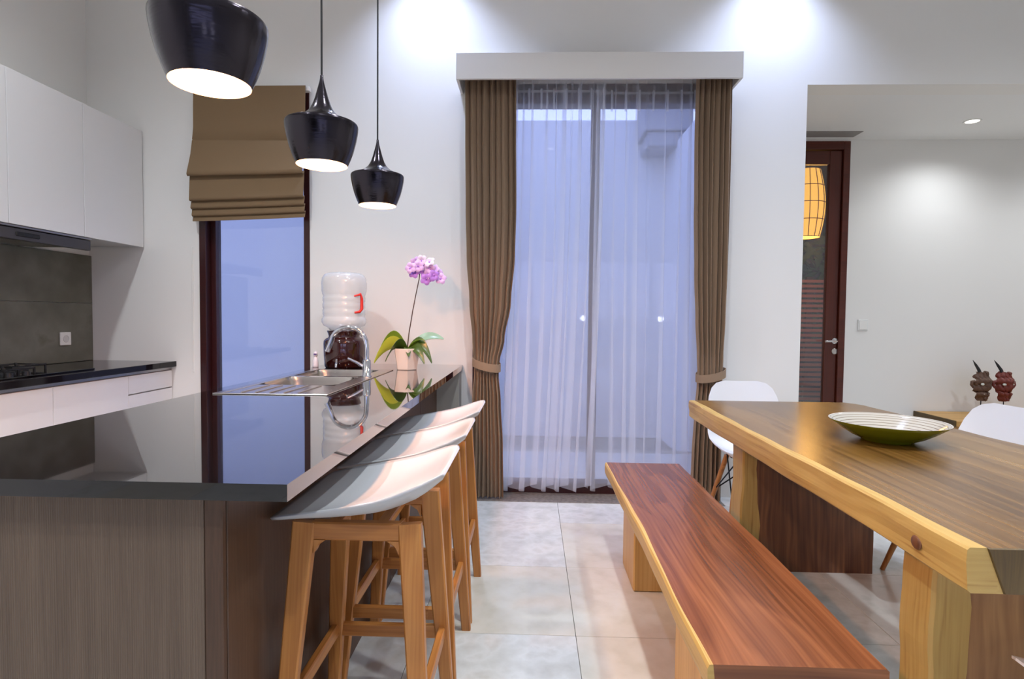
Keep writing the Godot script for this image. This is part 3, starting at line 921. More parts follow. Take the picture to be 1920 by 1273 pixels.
func make_dining() -> void:
	# dining table: heartwood slab, pale live edge along its left side
	var t := thing("dining_table", "thick solid wood dining table with a pale live edge", "table", Vector3(0, 0, 0))
	var rings := []
	var sap := []
	var n := 41
	for i in n:
		var z := lerpf(-1.165, -3.222, i / float(n - 1))
		var e := edge_noise(z, 0.4, 0.0035)
		var r := edge_noise(z, 2.0, 0.012)
		var fr := clampf((z + 3.222) / 0.08, 0.0, 1.0)
		var x0 := 0.877 + e
		var x1 := 1.795 + r - (1.0 - fr) * 0.05 - clampf((z + 1.9) / 0.8, 0.0, 1.0) * 0.0
		var s0 := 0.030 + edge_noise(z, 5.0, 0.004)
		var s1 := 0.075 + edge_noise(z, 4.0, 0.006)
		rings.append(PackedVector3Array([Vector3(x0 + s0, 0.75, z), Vector3(x1 - 0.006, 0.75, z), Vector3(x1, 0.744, z), Vector3(x1 - 0.02, 0.70, z), Vector3(x1 - 0.05, 0.657, z), Vector3(x0 + s1, 0.657, z)]))
		sap.append(PackedVector3Array([Vector3(x0 + 0.005, 0.7500, z), Vector3(x0 + s0 + 0.0002, 0.7500, z), Vector3(x0 + s1 + 0.0002, 0.657, z), Vector3(x0 + 0.010, 0.657, z), Vector3(x0 + 0.004 + edge_noise(z, 8.0, 0.0012), 0.663, z), Vector3(x0 + 0.001 + edge_noise(z, 6.0, 0.0018), 0.69, z), Vector3(x0 - 0.001 + edge_noise(z, 7.0, 0.0016), 0.72, z), Vector3(x0, 0.745, z)]))
	part(Shape.new().loft(rings, -1), "tabletop", M.table, t, 2, Vector2(3.23, -0.88))
	var le := part(Shape.new().loft(sap, -1), "live_edge", M.sapwood, t, 2, Vector2(3.23, 0.0))
	part(Shape.new().ball(Vector3(0.8775, 0.700, -1.318), Vector3(0.006, 0.016, 0.018), 12, 8), "knot", M.heartwood, le)
	tag(le, "pale yellow live edge")
	# end face of the near end: darker end grain, a thin slice fixed to the slab
	var f: PackedVector3Array = rings[0]
	var ef := Shape.new()
	var back := PackedVector3Array()
	var fore := PackedVector3Array()
	for p in f:
		back.append(p + Vector3(0, 0, 0.0002))
		fore.append(Vector3(lerpf(p.x, 1.33, 0.004), lerpf(p.y, 0.70, 0.03), p.z + 0.004))
	ef.loft([back, fore], -1)
	part(ef, "end_face", M.end_grain, t, 1)
	var cf: PackedVector3Array = sap[0]
	# legs: two upright slabs
	for a in [[-1.44, -1.56], [-2.75, -2.88]]:
		var hr := []
		var sr := []
		for i in 13:
			var y := 0.657 * i / 12.0
			var w := edge_noise(y * 2.0 + a[0], 1.0, 0.005)
			var w2 := edge_noise(y * 2.0 + a[0], 3.0, 0.008)
			hr.append(PackedVector3Array([Vector3(1.085 + w2, y, a[0]), Vector3(1.63 - w * 0.5, y, a[0]), Vector3(1.635 - w * 0.5, y, a[1]), Vector3(1.085 + w2, y, a[1])]))
			sr.append(PackedVector3Array([Vector3(1.005 + w, y, a[0] - 0.006), Vector3(1.014 + w, y, a[0]), Vector3(1.0852 + w2, y, a[0]), Vector3(1.0852 + w2, y, a[1]), Vector3(1.012 + w, y, a[1]), Vector3(1.0 + w, y, a[1] + 0.012)]))
		var lg := part(Shape.new().loft(hr, -1), "leg", M.leg_wood if a[0] > -2.0 else M.heartwood, t, 1, Vector2(0.02, -1.05 if a[0] > -2.0 else -0.93))
		part(Shape.new().loft(sr, -1), "sapwood_edge", M.sapwood, lg, 1, Vector2(0.3, -a[0]))
	# bench
	var b := thing("dining_bench", "long reddish brown solid wood bench beside the dining table", "bench", Vector3(0, 0, 0))
	var top := []
	var edge := []
	for i in n:
		var z := lerpf(-1.24, -2.992, i / float(n - 1))
		var e := edge_noise(z, 1.7, 0.0025)
		var r := edge_noise(z, 0.9, 0.003)
		var s := 0.006 + 0.004 * sin(z * 5.0)
		top.append(PackedVector3Array([Vector3(0.398 + e + s, 0.45, z), Vector3(0.776 + r, 0.45, z), Vector3(0.781 + r, 0.445, z), Vector3(0.781 + r, 0.385, z), Vector3(0.776 + r, 0.378, z), Vector3(0.412 + e, 0.378, z)]))
		edge.append(PackedVector3Array([Vector3(0.396 + e, 0.449, z), Vector3(0.398 + e + s + 0.0002, 0.45, z), Vector3(0.4122 + e, 0.378, z), Vector3(0.400 + e, 0.380, z), Vector3(0.393 + e, 0.40, z), Vector3(0.392 + e, 0.44, z)]))
	part(Shape.new().loft(top, -1), "seat_slab", M.bench, b, 2, Vector2(3.0, -0.38))
	var be := part(Shape.new().loft(edge, -1), "live_edge", M.sapwood, b, 2, Vector2(3.0, 0.4))
	tag(be, "pale live edge")
	for a in [[-1.50, -1.78], [-2.505, -2.80]]:
		part(Shape.new().span(Vector3(0.459, 0.0, a[1]), Vector3(0.715, 0.378, a[0]), 0.006), "leg", M.pale_wood, b, 1, Vector2(a[0], 0.2))
	# chairs
	var ch := make_chair("white shell chair at the far end of the dining table")
	ch.position = Vector3(1.295, 0.0, -3.34)
	var c2 := copy(ch, "dining_chair", "white shell chair at the right side of the dining table")
	c2.position = Vector3(1.92, 0.0, -2.62)
	c2.rotation.y = -PI / 2 + 0.12
	var c3 := copy(ch, "dining_chair", "white shell chair at the near table end, only its seat edge shows")
	c3.position = Vector3(1.278, 0.0, -1.10)
	c3.rotation.y = PI
	# bowl
	var bo := thing("fruit_bowl", "wide shallow green bowl with ringed cream inside on the table", "bowl", Vector3(1.352, 0.7502, -2.215))
	part(Shape.new().lathe([Vector2(0, 0.004), Vector2(0.075, 0.004), Vector2(0.078, 0.0), Vector2(0.086, 0.0), Vector2(0.088, 0.004), Vector2(0.120, 0.018), Vector2(0.155, 0.040), Vector2(0.178, 0.057), Vector2(0.1965, 0.070), Vector2(0.1985, 0.074)], Vector3.ZERO, 64), "underside", M.bowl_green, bo)
	var ins := Shape.new()
	ins.own_uv = true
	ins.lathe([Vector2(0, 0.012), Vector2(0.03, 0.012), Vector2(0.06, 0.0125), Vector2(0.085, 0.014), Vector2(0.11, 0.019), Vector2(0.128, 0.028), Vector2(0.144, 0.0385), Vector2(0.158, 0.048), Vector2(0.172, 0.0575), Vector2(0.183, 0.0655), Vector2(0.193, 0.073), Vector2(0.1985, 0.074)], Vector3.ZERO, 64)
	part(ins, "inside", M.bowl_glaze, bo)

func make_chair(label: String) -> Node3D:
	var c := thing("dining_chair", label, "chair", Vector3.ZERO, 0.0, "white shell chairs around the dining table")
	# profile from the front lip to the top of the back: z forward, y up, half width, side curl
	var prof := [[0.206, 0.416, 0.095, 0.004], [0.207, 0.424, 0.140, 0.008], [0.203, 0.434, 0.176, 0.013], [0.190, 0.441, 0.200, 0.018], [0.165, 0.444, 0.215, 0.026], [0.10, 0.436, 0.226, 0.040], [0.0, 0.424, 0.230, 0.060], [-0.09, 0.422, 0.232, 0.078], [-0.15, 0.44, 0.232, 0.086], [-0.19, 0.49, 0.230, 0.078], [-0.212, 0.56, 0.226, 0.066], [-0.23, 0.64, 0.218, 0.054], [-0.245, 0.72, 0.204, 0.042], [-0.254, 0.775, 0.182, 0.03], [-0.259, 0.806, 0.15, 0.018], [-0.262, 0.822, 0.10, 0.008]]
	var rows := []
	for i in prof.size():
		var p: Array = prof[i]
		var q0: Array = prof[maxi(i - 1, 0)]
		var q1: Array = prof[mini(i + 1, prof.size() - 1)]
		var along := Vector2(q1[0] - q0[0], q1[1] - q0[1]).normalized()
		var inner := Vector2(along.y, -along.x)
		var r := PackedVector3Array()
		for k in 17:
			var u := k / 8.0 - 1.0
			var curl: float = p[3] * pow(absf(u), 2.6)
			r.append(Vector3(p[2] * u, p[1] + maxf(0.0, inner.y) * curl * 1.0 + absf(inner.x) * curl * 0.1, p[0] + maxf(inner.x, 0.0) * curl))
		rows.append(r)
	part(Shape.new().shell(rows, 0.006), "shell", M.shell_white, c)
	for s in [[-1, 1], [1, 1], [-1, -1], [1, -1]]:
		part(Shape.new().tube([Vector3(0.125 * s[0], 0.395, 0.09 * s[1] - 0.01), Vector3(0.165 * s[0], 0.2, 0.145 * s[1] - 0.01), Vector3(0.205 * s[0], 0.0, 0.20 * s[1] - 0.01)], [0.015, 0.0145, 0.0105], 10), "leg", M.teak, c)
	for s in [-1, 1]:
		part(Shape.new().tube([Vector3(0.12 * s, 0.405, 0.08), Vector3(-0.17 * s, 0.175, 0.14)], 0.004, 6), "wire_brace", M.wire_black, c)
		part(Shape.new().tube([Vector3(0.12 * s, 0.405, -0.10), Vector3(-0.17 * s, 0.175, -0.16)], 0.004, 6), "wire_brace", M.wire_black, c)
		part(Shape.new().tube([Vector3(0.125 * s, 0.405, 0.08), Vector3(0.17 * s, 0.175, -0.16)], 0.004, 6), "wire_brace", M.wire_black, c)
		part(Shape.new().tube([Vector3(0.125 * s, 0.405, -0.10), Vector3(0.17 * s, 0.175, 0.14)], 0.004, 6), "wire_brace", M.wire_black, c)
	part(Shape.new().box(Vector3(0, 0.406, -0.01), Vector3(0.27, 0.012, 0.02), 0.003).box(Vector3(0.0, 0.406, -0.01), Vector3(0.02, 0.012, 0.21), 0.003), "seat_mount", M.wire_black, c)
	return c


# ---------------------------------------------------------------- curtains
func make_curtains() -> void:
	var pm := thing("curtain_pelmet", "white box pelmet above the tall curtained window", "pelmet", Vector3(0.398, 2.692, ZW))
	part(Shape.new().span(Vector3(-0.891, 0, 0.222), Vector3(0.891, 0.163, 0.24), 0.002), "front_board", M.white_board, pm)
	for s in [-1, 1]:
		part(Shape.new().span(Vector3(0.873 * s, 0, 0.001), Vector3(0.891 * s, 0.163, 0.222), 0.002), "return_board", M.white_board, pm)
	part(Shape.new().span(Vector3(-0.873, 0.145, 0.001), Vector3(0.873, 0.163, 0.222), 0.002), "top_board", M.white_board, pm)
	part(Shape.new().span(Vector3(-0.86, 0.118, 0.06), Vector3(0.86, 0.143, 0.085), 0.002), "curtain_track", M.aluminium, pm)
	part(Shape.new().span(Vector3(-0.86, 0.118, 0.125), Vector3(0.86, 0.143, 0.15), 0.002), "curtain_track", M.aluminium, pm)
	# brown curtains: [height, left x, right x]
	var left := [[2.806, -0.448, -0.122], [2.4, -0.446, -0.118], [1.9, -0.440, -0.112], [1.6, -0.432, -0.118], [1.3, -0.410, -0.140], [1.05, -0.386, -0.180], [0.90, -0.374, -0.212], [0.83, -0.372, -0.216], [0.65, -0.384, -0.200], [0.35, -0.392, -0.184], [0.012, -0.398, -0.178]]
	var right := [[2.806, 1.036, 1.262], [2.4, 1.034, 1.262], [1.9, 1.040, 1.262], [1.5, 1.050, 1.262], [1.2, 1.062, 1.256], [0.95, 1.076, 1.246], [0.85, 1.080, 1.242], [0.78, 1.078, 1.242], [0.6, 1.066, 1.246], [0.3, 1.056, 1.25], [0.012, 1.05, 1.25]]
	for a in [[left, 8, "brown pleated curtain tied back on the island side", 1.0, -0.293, 0.865], [right, 7, "brown pleated curtain tied back beside the dining table", -1.0, 1.161, 0.815]]:
		var c := thing("brown_curtain", a[2], "curtain", Vector3(0, 0, 0), 0.0, "brown tied back curtains")
		var rows := []
		for j in 61:
			var y := lerpf(2.806, 0.012, j / 60.0)
			var i := 0
			while i < a[0].size() - 2 and a[0][i + 1][0] > y:
				i += 1
			var f: float = clampf((a[0][i][0] - y) / (a[0][i][0] - a[0][i + 1][0]), 0.0, 1.0)
			f = f * f * (3 - 2 * f)
			var xa: float = lerpf(a[0][i][1], a[0][i + 1][1], f)
			var xb: float = lerpf(a[0][i][2], a[0][i + 1][2], f)
			var tied := exp(-pow((y - 0.86) / 0.10, 2.0))
			var r := PackedVector3Array()
			var cols: int = a[1] * 14
			for k in cols + 1:
				var u := float(k) / cols
				var ph: float = TAU * a[1] * (u + 0.014 * sin(u * 19.0 + a[3]) + 0.006 * sin(y * 2.3 + u * 9.0))
				var amp := lerpf(0.030, 0.016, tied) * (0.85 + 0.2 * sin(u * 13.0 + a[3] * 2.0))
				var round := (1.0 - pow(2.0 * u - 1.0, 2.0)) * 0.02 * tied
				r.append(Vector3(lerpf(xa, xb, u) + 0.005 * sin(ph * 2.0), y, ZW + 0.138 + amp * sin(ph) + round))
			rows.append(r)
		part(Shape.new().sheet(rows), "cloth", M.curtain, c)
		# tie band round the gathered cloth
		var ring := []
		for e in [0.0, 0.052]:
			var r := PackedVector3Array()
			for k in 33:
				var an := TAU * k / 32
				var hw := 0.090 if a[3] > 0 else 0.092
				r.append(Vector3(a[4] + hw * cos(an), a[5] + e - a[3] * 0.020 * cos(an) - 0.016 * sin(an) * 0.8, ZW + 0.143 + 0.058 * sin(an)))
			ring.append(r)
		part(Shape.new().shell(ring, 0.004), "tie_band", M.curtain, c)
	# sheers: two panels that meet in front of the sliding door
	for a in [[-0.135, 0.475, -0.20, 0.41, 5.0, 0.0, "sheer white curtain panel on the island side of the window"], [0.40, 1.075, 0.40, 1.09, 4.0, 2.1, "sheer white curtain panel on the table side of the window"]]:
		var c := thing("sheer_curtain", a[6], "curtain", Vector3(0, 0, 0), 0.0, "sheer curtains")
		var zs: float = ZW + (0.059 if a[5] < 1.0 else 0.027)
		var rows := []
		for j in 49:
			var t := j / 48.0
			var y0 := lerpf(2.804, 0.055, t)
			var xa: float = lerpf(a[0], a[2], t * t)
			var xb: float = lerpf(a[1], a[3], t * t)
			var r := PackedVector3Array()
			for k in 141:
				var u := k / 140.0
				var ph: float = TAU * a[4] * (u + 0.03 * sin(u * 11.0 + a[5]) + 0.008 * sin(t * 3.0 + u * 6.0))
				var amp: float = 0.008 + 0.007 * t
				var sway: float = (0.012 + 0.022 * t) * sin(ph * 2.0 + 0.6) + 0.010 * sin(ph * 3.0 + u * 4.0)
				var hem: float = 0.022 * sin(ph + 0.8) * t * t
				r.append(Vector3(lerpf(xa, xb, u) + sway, y0 - hem, zs + amp * sin(ph)))
			rows.append(r)
		part(Shape.new().sheet(rows), "cloth", M.sheer, c)
		# stitched heading with pinch pleats
		for k in 8:
			var x: float = lerpf(a[0] + 0.02, a[1] - 0.02, k / 7.0)
			part(Shape.new().span(Vector3(x - 0.007, 2.56, zs + 0.008), Vector3(x + 0.007, 2.70, zs + 0.011), 0.001), "pinch_pleat", M.sheer, c)
		var hb := PackedVector3Array()
		var hl := PackedVector3Array()
		for k in 41:
			var u := k / 40.0
			hb.append(Vector3(lerpf(a[0], a[1], u), 2.688, zs + 0.0095))
			hl.append(Vector3(lerpf(a[0], a[1], u), 2.672, zs + 0.0095))
		part(Shape.new().sheet([hb, hl]), "heading_tape", M.sheer, c)


# ---------------------------------------------------------------- stools
func make_stools() -> void:
	var st := thing("bar_stool", "white seated wooden bar stool nearest the camera", "stool", Vector3(-0.416, 0, -1.50), -PI / 2, "bar stools along the island")
	# local: +z faces the island after the turn, x along the island
	# front lip to back edge: reach, height of the rim, half width, hollow of the middle, thickness
	var prof := [[0.200, 0.712, 0.140, 0.0, 0.005], [0.196, 0.722, 0.178, 0.001, 0.007], [0.175, 0.731, 0.197, 0.003, 0.009], [0.14, 0.739, 0.207, 0.007, 0.011], [0.09, 0.748, 0.212, 0.014, 0.016], [0.04, 0.757, 0.215, 0.020, 0.022], [-0.01, 0.767, 0.216, 0.024, 0.028], [-0.06, 0.778, 0.215, 0.026, 0.034], [-0.10, 0.790, 0.211, 0.025, 0.039], [-0.135, 0.803, 0.203, 0.021, 0.042], [-0.165, 0.814, 0.196, 0.015, 0.042], [-0.187, 0.822, 0.184, 0.009, 0.039], [-0.201, 0.826, 0.170, 0.004, 0.033], [-0.209, 0.826, 0.155, 0.001, 0.024], [-0.213, 0.821, 0.142, 0.0, 0.012]]
	var over := []
	var under := []
	for p in prof:
		var r := PackedVector3Array()
		var q := PackedVector3Array()
		for k in 25:
			var u := k / 12.0 - 1.0
			var hollow: float = p[3] * (1.0 - pow(absf(u), 2.2))
			r.append(Vector3(p[2] * u, p[1] - hollow, p[0]))
			var inset: float = 1.0 - 0.12 * clampf(p[4] / 0.04, 0.0, 1.0)
			q.append(Vector3(p[2] * u * inset, p[1] - p[4] - hollow * 0.35, p[0] * (1.0 - 0.10 * clampf(p[4] / 0.04, 0.0, 1.0))))
		over.append(r)
		under.append(q)
	var rings := []
	for i in prof.size():
		var ring := PackedVector3Array()
		for k in 25:
			ring.append(over[i][k])
		# rounded edge between top and underside
		var e0: Vector3 = over[i][24]
		var e1: Vector3 = under[i][24]
		var out := Vector3(0.35 * (e0.y - e1.y), 0, 0)
		ring.append(e0.lerp(e1, 0.25) + out * 0.35)
		ring.append(e0.lerp(e1, 0.6) + out * 0.35)
		for k in 25:
			ring.append(under[i][24 - k])
		var f0: Vector3 = over[i][0]
		var f1: Vector3 = under[i][0]
		ring.append(f0.lerp(f1, 0.6) - out * 0.35)
		ring.append(f0.lerp(f1, 0.25) - out * 0.35)
		rings.append(ring)
	part(Shape.new().loft(rings, 1), "seat", M.stool_white, st)
	const TX := 0.135
	const TZ := 0.128
	const BX := 0.205
	const BZ := 0.178
	const TY := 0.703
	for sx in [-1, 1]:
		for sz in [-1, 1]:
			part(Shape.new().bar(Vector3(TX * sx, TY - 0.002, TZ * sz), Vector3(BX * sx, 0.0, BZ * sz), 0.030, 0.056, 0.026, 0.034, Vector3.RIGHT, 0.004), "leg", M.teak, st, 1, Vector2(0.02, 0.13 * sx + 0.21 * sz))
		# upper rail between the two legs of each frame
		part(Shape.new().bar(Vector3(TX * sx, TY - 0.022, -TZ + 0.02), Vector3(TX * sx, TY - 0.022, TZ - 0.02), 0.028, 0.044, 0.028, 0.044, Vector3.RIGHT, 0.004), "rail", M.teak, st, 2, Vector2(0.2, 0.6 * sx))
		for sz in [-1, 1]:
			# small curved fillet between leg and rail
			var cz: float = (TZ - 0.024) * sz
			var fl := Shape.new()
			var ra := PackedVector3Array()
			var rb := PackedVector3Array()
			for q in [[0.0, 0.0], [0.030, 0.0], [0.018, -0.006], [0.008, -0.015], [0.002, -0.030], [0.0, -0.034]]:
				ra.append(Vector3(TX * sx - 0.0135, TY - 0.043 + q[1], cz - q[0] * sz))
				rb.append(Vector3(TX * sx + 0.0135, TY - 0.043 + q[1], cz - q[0] * sz))
			fl.loft([ra, rb], -1)
			part(fl, "corner_fillet", M.teak, st, 1)
	var k := (TY - 0.262) / TY
	var mx := lerpf(TX, BX, k)
	var mz := lerpf(TZ, BZ, k)
	for s in [-1, 1]:
		part(Shape.new().bar(Vector3(mx * s, 0.262, -mz + 0.015), Vector3(mx * s, 0.262, mz - 0.015), 0.020, 0.038, 0.020, 0.038, Vector3.RIGHT, 0.003), "stretcher", M.teak, st, 2, Vector2(0.1, 0.3 * s))
		part(Shape.new().bar(Vector3(-mx + 0.012, 0.262, mz * s), Vector3(mx - 0.012, 0.262, mz * s), 0.020, 0.038, 0.020, 0.038, Vector3.BACK, 0.003), "stretcher", M.teak, st, 0, Vector2(0.5, 0.2 * s))
	for z in [-0.06, 0.06]:
		part(Shape.new().bar(Vector3(-TX, TY - 0.012, z), Vector3(TX, TY - 0.012, z), 0.030, 0.020, 0.030, 0.020, Vector3.BACK, 0.003), "seat_bearer", M.teak, st, 0)
	var s2 := copy(st, "bar_stool", "white seated wooden bar stool in the middle of the three")
	s2.position.z = -1.96
	var s3 := copy(st, "bar_stool", "white seated wooden bar stool nearest the curtains")
	s3.position.z = -2.42


# ---------------------------------------------------------------- pendant lamps
func make_pendants() -> void:
	var labels := ["largest black pendant lamp over the near end of the island", "middle one of the three black pendant lamps", "smallest looking black pendant lamp nearest the curtains"]
	var zs := [-1.271, -1.948, -2.653]
	var first: Node3D
	for i in 3:
		var at := Vector3(-0.716, 1.708, zs[i])
		var p: Node3D
		if i == 0:
			p = thing("pendant_lamp", labels[0], "lamp", at, 0.0, "black pendant lamps over the island")
			first = p
			var outer := [Vector2(0.0835, 0.0), Vector2(0.0845, 0.003), Vector2(0.094, 0.025), Vector2(0.104, 0.052), Vector2(0.1125, 0.084), Vector2(0.118, 0.113), Vector2(0.1198, 0.130), Vector2(0.1194, 0.135), Vector2(0.1175, 0.1385)]
			var upper := [Vector2(0.1175, 0.1385), Vector2(0.100, 0.144), Vector2(0.078, 0.153), Vector2(0.056, 0.166), Vector2(0.042, 0.180), Vector2(0.031, 0.199), Vector2(0.022, 0.224), Vector2(0.0145, 0.252), Vector2(0.008, 0.276), Vector2(0.0055, 0.290), Vector2(0.0055, 0.300), Vector2(0.0, 0.300)]
			part(Shape.new().lathe(outer, Vector3.ZERO, 64).lathe(upper, Vector3.ZERO, 64, 2), "shade", M.lamp_shade, p)
			var inner := [Vector2(0.0835, 0.0), Vector2(0.0815, 0.001), Vector2(0.0905, 0.026), Vector2(0.100, 0.053), Vector2(0.108, 0.084), Vector2(0.1135, 0.112), Vector2(0.111, 0.130), Vector2(0.06, 0.140), Vector2(0.0, 0.142)]
			part(Shape.new().lathe(inner, Vector3.ZERO, 48), "inner_lining", M.lamp_liner, p)
			var bulb := mat(srgb(255, 240, 220), 0.5)
			bulb.emission_enabled = true
			bulb.emission = srgb(255, 214, 176)
			bulb.emission_energy_multiplier = 5.0
			part(Shape.new().ball(Vector3(0, 0.036, 0), Vector3(0.056, 0.036, 0.056), 24, 14), "bulb", bulb, p)
			part(Shape.new().lathe([Vector2(0, 0.139), Vector2(0.02, 0.139), Vector2(0.02, 0.06), Vector2(0, 0.06)], Vector3.ZERO, 16, -1, true), "lamp_holder", M.socket_white, p)
			part(Shape.new().tube([Vector3(0, 0.299, 0), Vector3(0, HC - 1.708 - 0.02, 0)], 0.0035, 8), "cord", M.cord, p)
			part(Shape.new().lathe([Vector2(0, HC - 1.708 - 0.025), Vector2(0.03, HC - 1.708 - 0.025), Vector2(0.05, HC - 1.708 - 0.012), Vector2(0.052, HC - 1.708 - 0.001), Vector2(0, HC - 1.708 - 0.001)], Vector3.ZERO, 24, -1, true), "ceiling_rose", M.black_plastic, p)
			var li := OmniLight3D.new()
			li.name = "bulb_light"
			li.light_color = srgb(255, 178, 132)
			li.light_energy = 0.64
			li.light_size = 0.045
			li.omni_range = 12.0
			li.omni_attenuation = 2.0
			li.shadow_enabled = true
			p.add_child(li)
			li.position = Vector3(0, 0.034, 0)
		else:
			p = copy(first, "pendant_lamp", labels[i])
			p.position = at


# ---------------------------------------------------------------- alcove
func make_alcove() -> void:
	var sw := thing("light_switch", "white square light switch on the alcove wall", "switch", Vector3(2.852, 1.165, ZA))
	part(Shape.new().box(Vector3(0, 0, 0.005), Vector3(0.086, 0.098, 0.010), 0.003), "plate", M.switch_white, sw)
	part(Shape.new().box(Vector3(0, 0, 0.0115), Vector3(0.066, 0.076, 0.004), 0.0015), "rocker", M.socket_white, sw)
	# low console
	var co := thing("console_table", "low pale wood console along the alcove wall", "console", Vector3(3.31, 0, ZA))
	part(Shape.new().span(Vector3(0, 0.385, 0.012), Vector3(1.75, 0.43, 0.50), 0.004), "top", M.pale_wood, co, 0)
	part(Shape.new().span(Vector3(-0.012, 0.383, 0.012), Vector3(0.0, 0.432, 0.505), 0.003), "end_cap", M.end_grain, co, 2)
	part(Shape.new().span(Vector3(0.05, 0.06, 0.02), Vector3(1.70, 0.385, 0.46), 0.003), "body", M.pale_wood, co, 0, Vector2(0.3, 0.3))
	for k in 3:
		var d := part(Shape.new().span(Vector3(0.06 + 0.55 * k, 0.08, 0.46), Vector3(0.60 + 0.55 * k, 0.375, 0.478), 0.003), "drawer", M.pale_wood, co, 0, Vector2(0.2 * k, 0.7))
		part(Shape.new().tube([Vector3(0.27 + 0.55 * k, 0.24, 0.490), Vector3(0.39 + 0.55 * k, 0.24, 0.490)], 0.007, 8), "handle", M.dark_timber, d)
	for x in [0.08, 1.66]:
		for z in [0.06, 0.42]:
			part(Shape.new().span(Vector3(x - 0.025, 0, z - 0.025), Vector3(x + 0.025, 0.06, z + 0.025), 0.003), "foot", M.dark_timber, co)
	# carved masks on stands
	make_mask(Vector3(3.665, 0.4305, -4.80), M.mask_brown, "carved brown horned mask on a stand, left one on the console", 0.25, 0.0)
	make_mask(Vector3(3.845, 0.4305, -4.80), M.mask_red, "carved red horned mask on a stand, right one on the console", 0.12, 1.3)
	# low wooden stool at the edge of the picture
	var ws := thing("wooden_stool", "small brown wooden stool at the right edge before the console", "stool", Vector3(3.78, 0, -4.2))
	part(Shape.new().box(Vector3(0, 0.375, 0), Vector3(0.40, 0.05, 0.32), 0.006), "seat", M.heartwood, ws, 0)
	for s in [[-1, -1], [1, -1], [-1, 1], [1, 1]]:
		part(Shape.new().bar(Vector3(0.16 * s[0], 0.35, 0.12 * s[1]), Vector3(0.18 * s[0], 0, 0.14 * s[1]), 0.04, 0.04, 0.035, 0.035, Vector3.RIGHT), "leg", M.heartwood, ws, 1)

func make_mask(at: Vector3, m: Material, label: String, turn: float, sd: float) -> void:
	var k := thing("horned_mask", label, "mask", at, turn, "horned masks on the console")
	part(Shape.new().lathe([Vector2(0, 0), Vector2(0.06, 0), Vector2(0.058, 0.014), Vector2(0.045, 0.022), Vector2(0.012, 0.028), Vector2(0, 0.03)], Vector3.ZERO, 20, 1, true), "base", M.horn, k)
	part(Shape.new().tube([Vector3(0, 0.02, 0), Vector3(0, 0.17, 0)], 0.004, 6), "rod", M.horn, k)
	# face: a bowed carved board with brow, cheeks and a hooked nose
	var rows := []
	for j in 25:
		var t := j / 24.0
		var y := lerpf(0.365, 0.135, t)
		var hw := 0.066 * pow(maxf(0.02, sin(PI * (0.10 + 0.86 * t))), 0.55) * lerpf(1.05, 0.72, t)
		var r := PackedVector3Array()
		for c in 21:
			var u := c / 10.0 - 1.0
			var z := 0.055 * (1.0 - u * u)
			z += 0.026 * exp(-pow((t - 0.30) / 0.07, 2.0)) * (1.0 - 0.4 * u * u)
			z += 0.034 * exp(-pow(u / 0.22, 2.0)) * exp(-pow((t - 0.48) / 0.14, 2.0))
			z -= 0.022 * exp(-pow((absf(u) - 0.45) / 0.18, 2.0)) * exp(-pow((t - 0.42) / 0.06, 2.0))
			z += 0.018 * exp(-pow((t - 0.76) / 0.05, 2.0)) - 0.016 * exp(-pow((t - 0.69) / 0.03, 2.0))
			z += 0.006 * sin(u * 17.0 + sd) * sin(t * 26.0 + sd)
			r.append(Vector3(hw * u + 0.006 * sin(t * 30.0 + sd) * absf(u), y, z - 0.02))
		rows.append(r)
	part(Shape.new().shell(rows, 0.012), "face", m, k)
	for s in [-1, 1]:
		part(Shape.new().ball(Vector3(0.033 * s, 0.270, 0.037), Vector3(0.017, 0.011, 0.010), 12, 8), "eye", M.mask_white, k)
		var ear := Shape.new()
		ear.tube([Vector3(0.068 * s, 0.29, 0.0), Vector3(0.088 * s, 0.285, -0.006), Vector3(0.094 * s, 0.26, -0.004), Vector3(0.082 * s, 0.235, 0.0)], [0.012, 0.014, 0.012, 0.005], 8)
		part(ear, "ear", m, k)
	part(Shape.new().box(Vector3(0, 0.192, 0.044), Vector3(0.058, 0.010, 0.012), 0.003), "teeth", M.mask_white, k)
	part(Shape.new().tube([Vector3(-0.022, 0.345, 0.005), Vector3(-0.034, 0.385, 0.0), Vector3(-0.062, 0.425, -0.004), Vector3(-0.092, 0.462, -0.004)], [0.014, 0.012, 0.009, 0.0015], 10), "horn", M.horn, k)


# ---------------------------------------------------------------- things on the island
func leaf_rows(root: Vector3, dir: Vector3, length: float, width: float, lift: float, droop: float, roll := 0.0) -> Array:
	var rows := []
	var side := dir.cross(Vector3.UP).normalized().rotated(dir, roll)
	for i in 11:
		var t := i / 10.0
		var w := width * pow(sin(PI * clampf(0.06 + 0.92 * t, 0, 1)), 0.7)
		var p := root + dir * length * (t - 0.18 * droop * t * t) + Vector3.UP * (lift * t - (lift + droop) * t * t * 1.0) * length
		var r := PackedVector3Array()
		for k in 5:
			var u := k / 2.0 - 1.0
			r.append(p + side * w * 0.5 * u + Vector3.UP * absf(u) * w * 0.18)
		rows.append(r)
	return rows

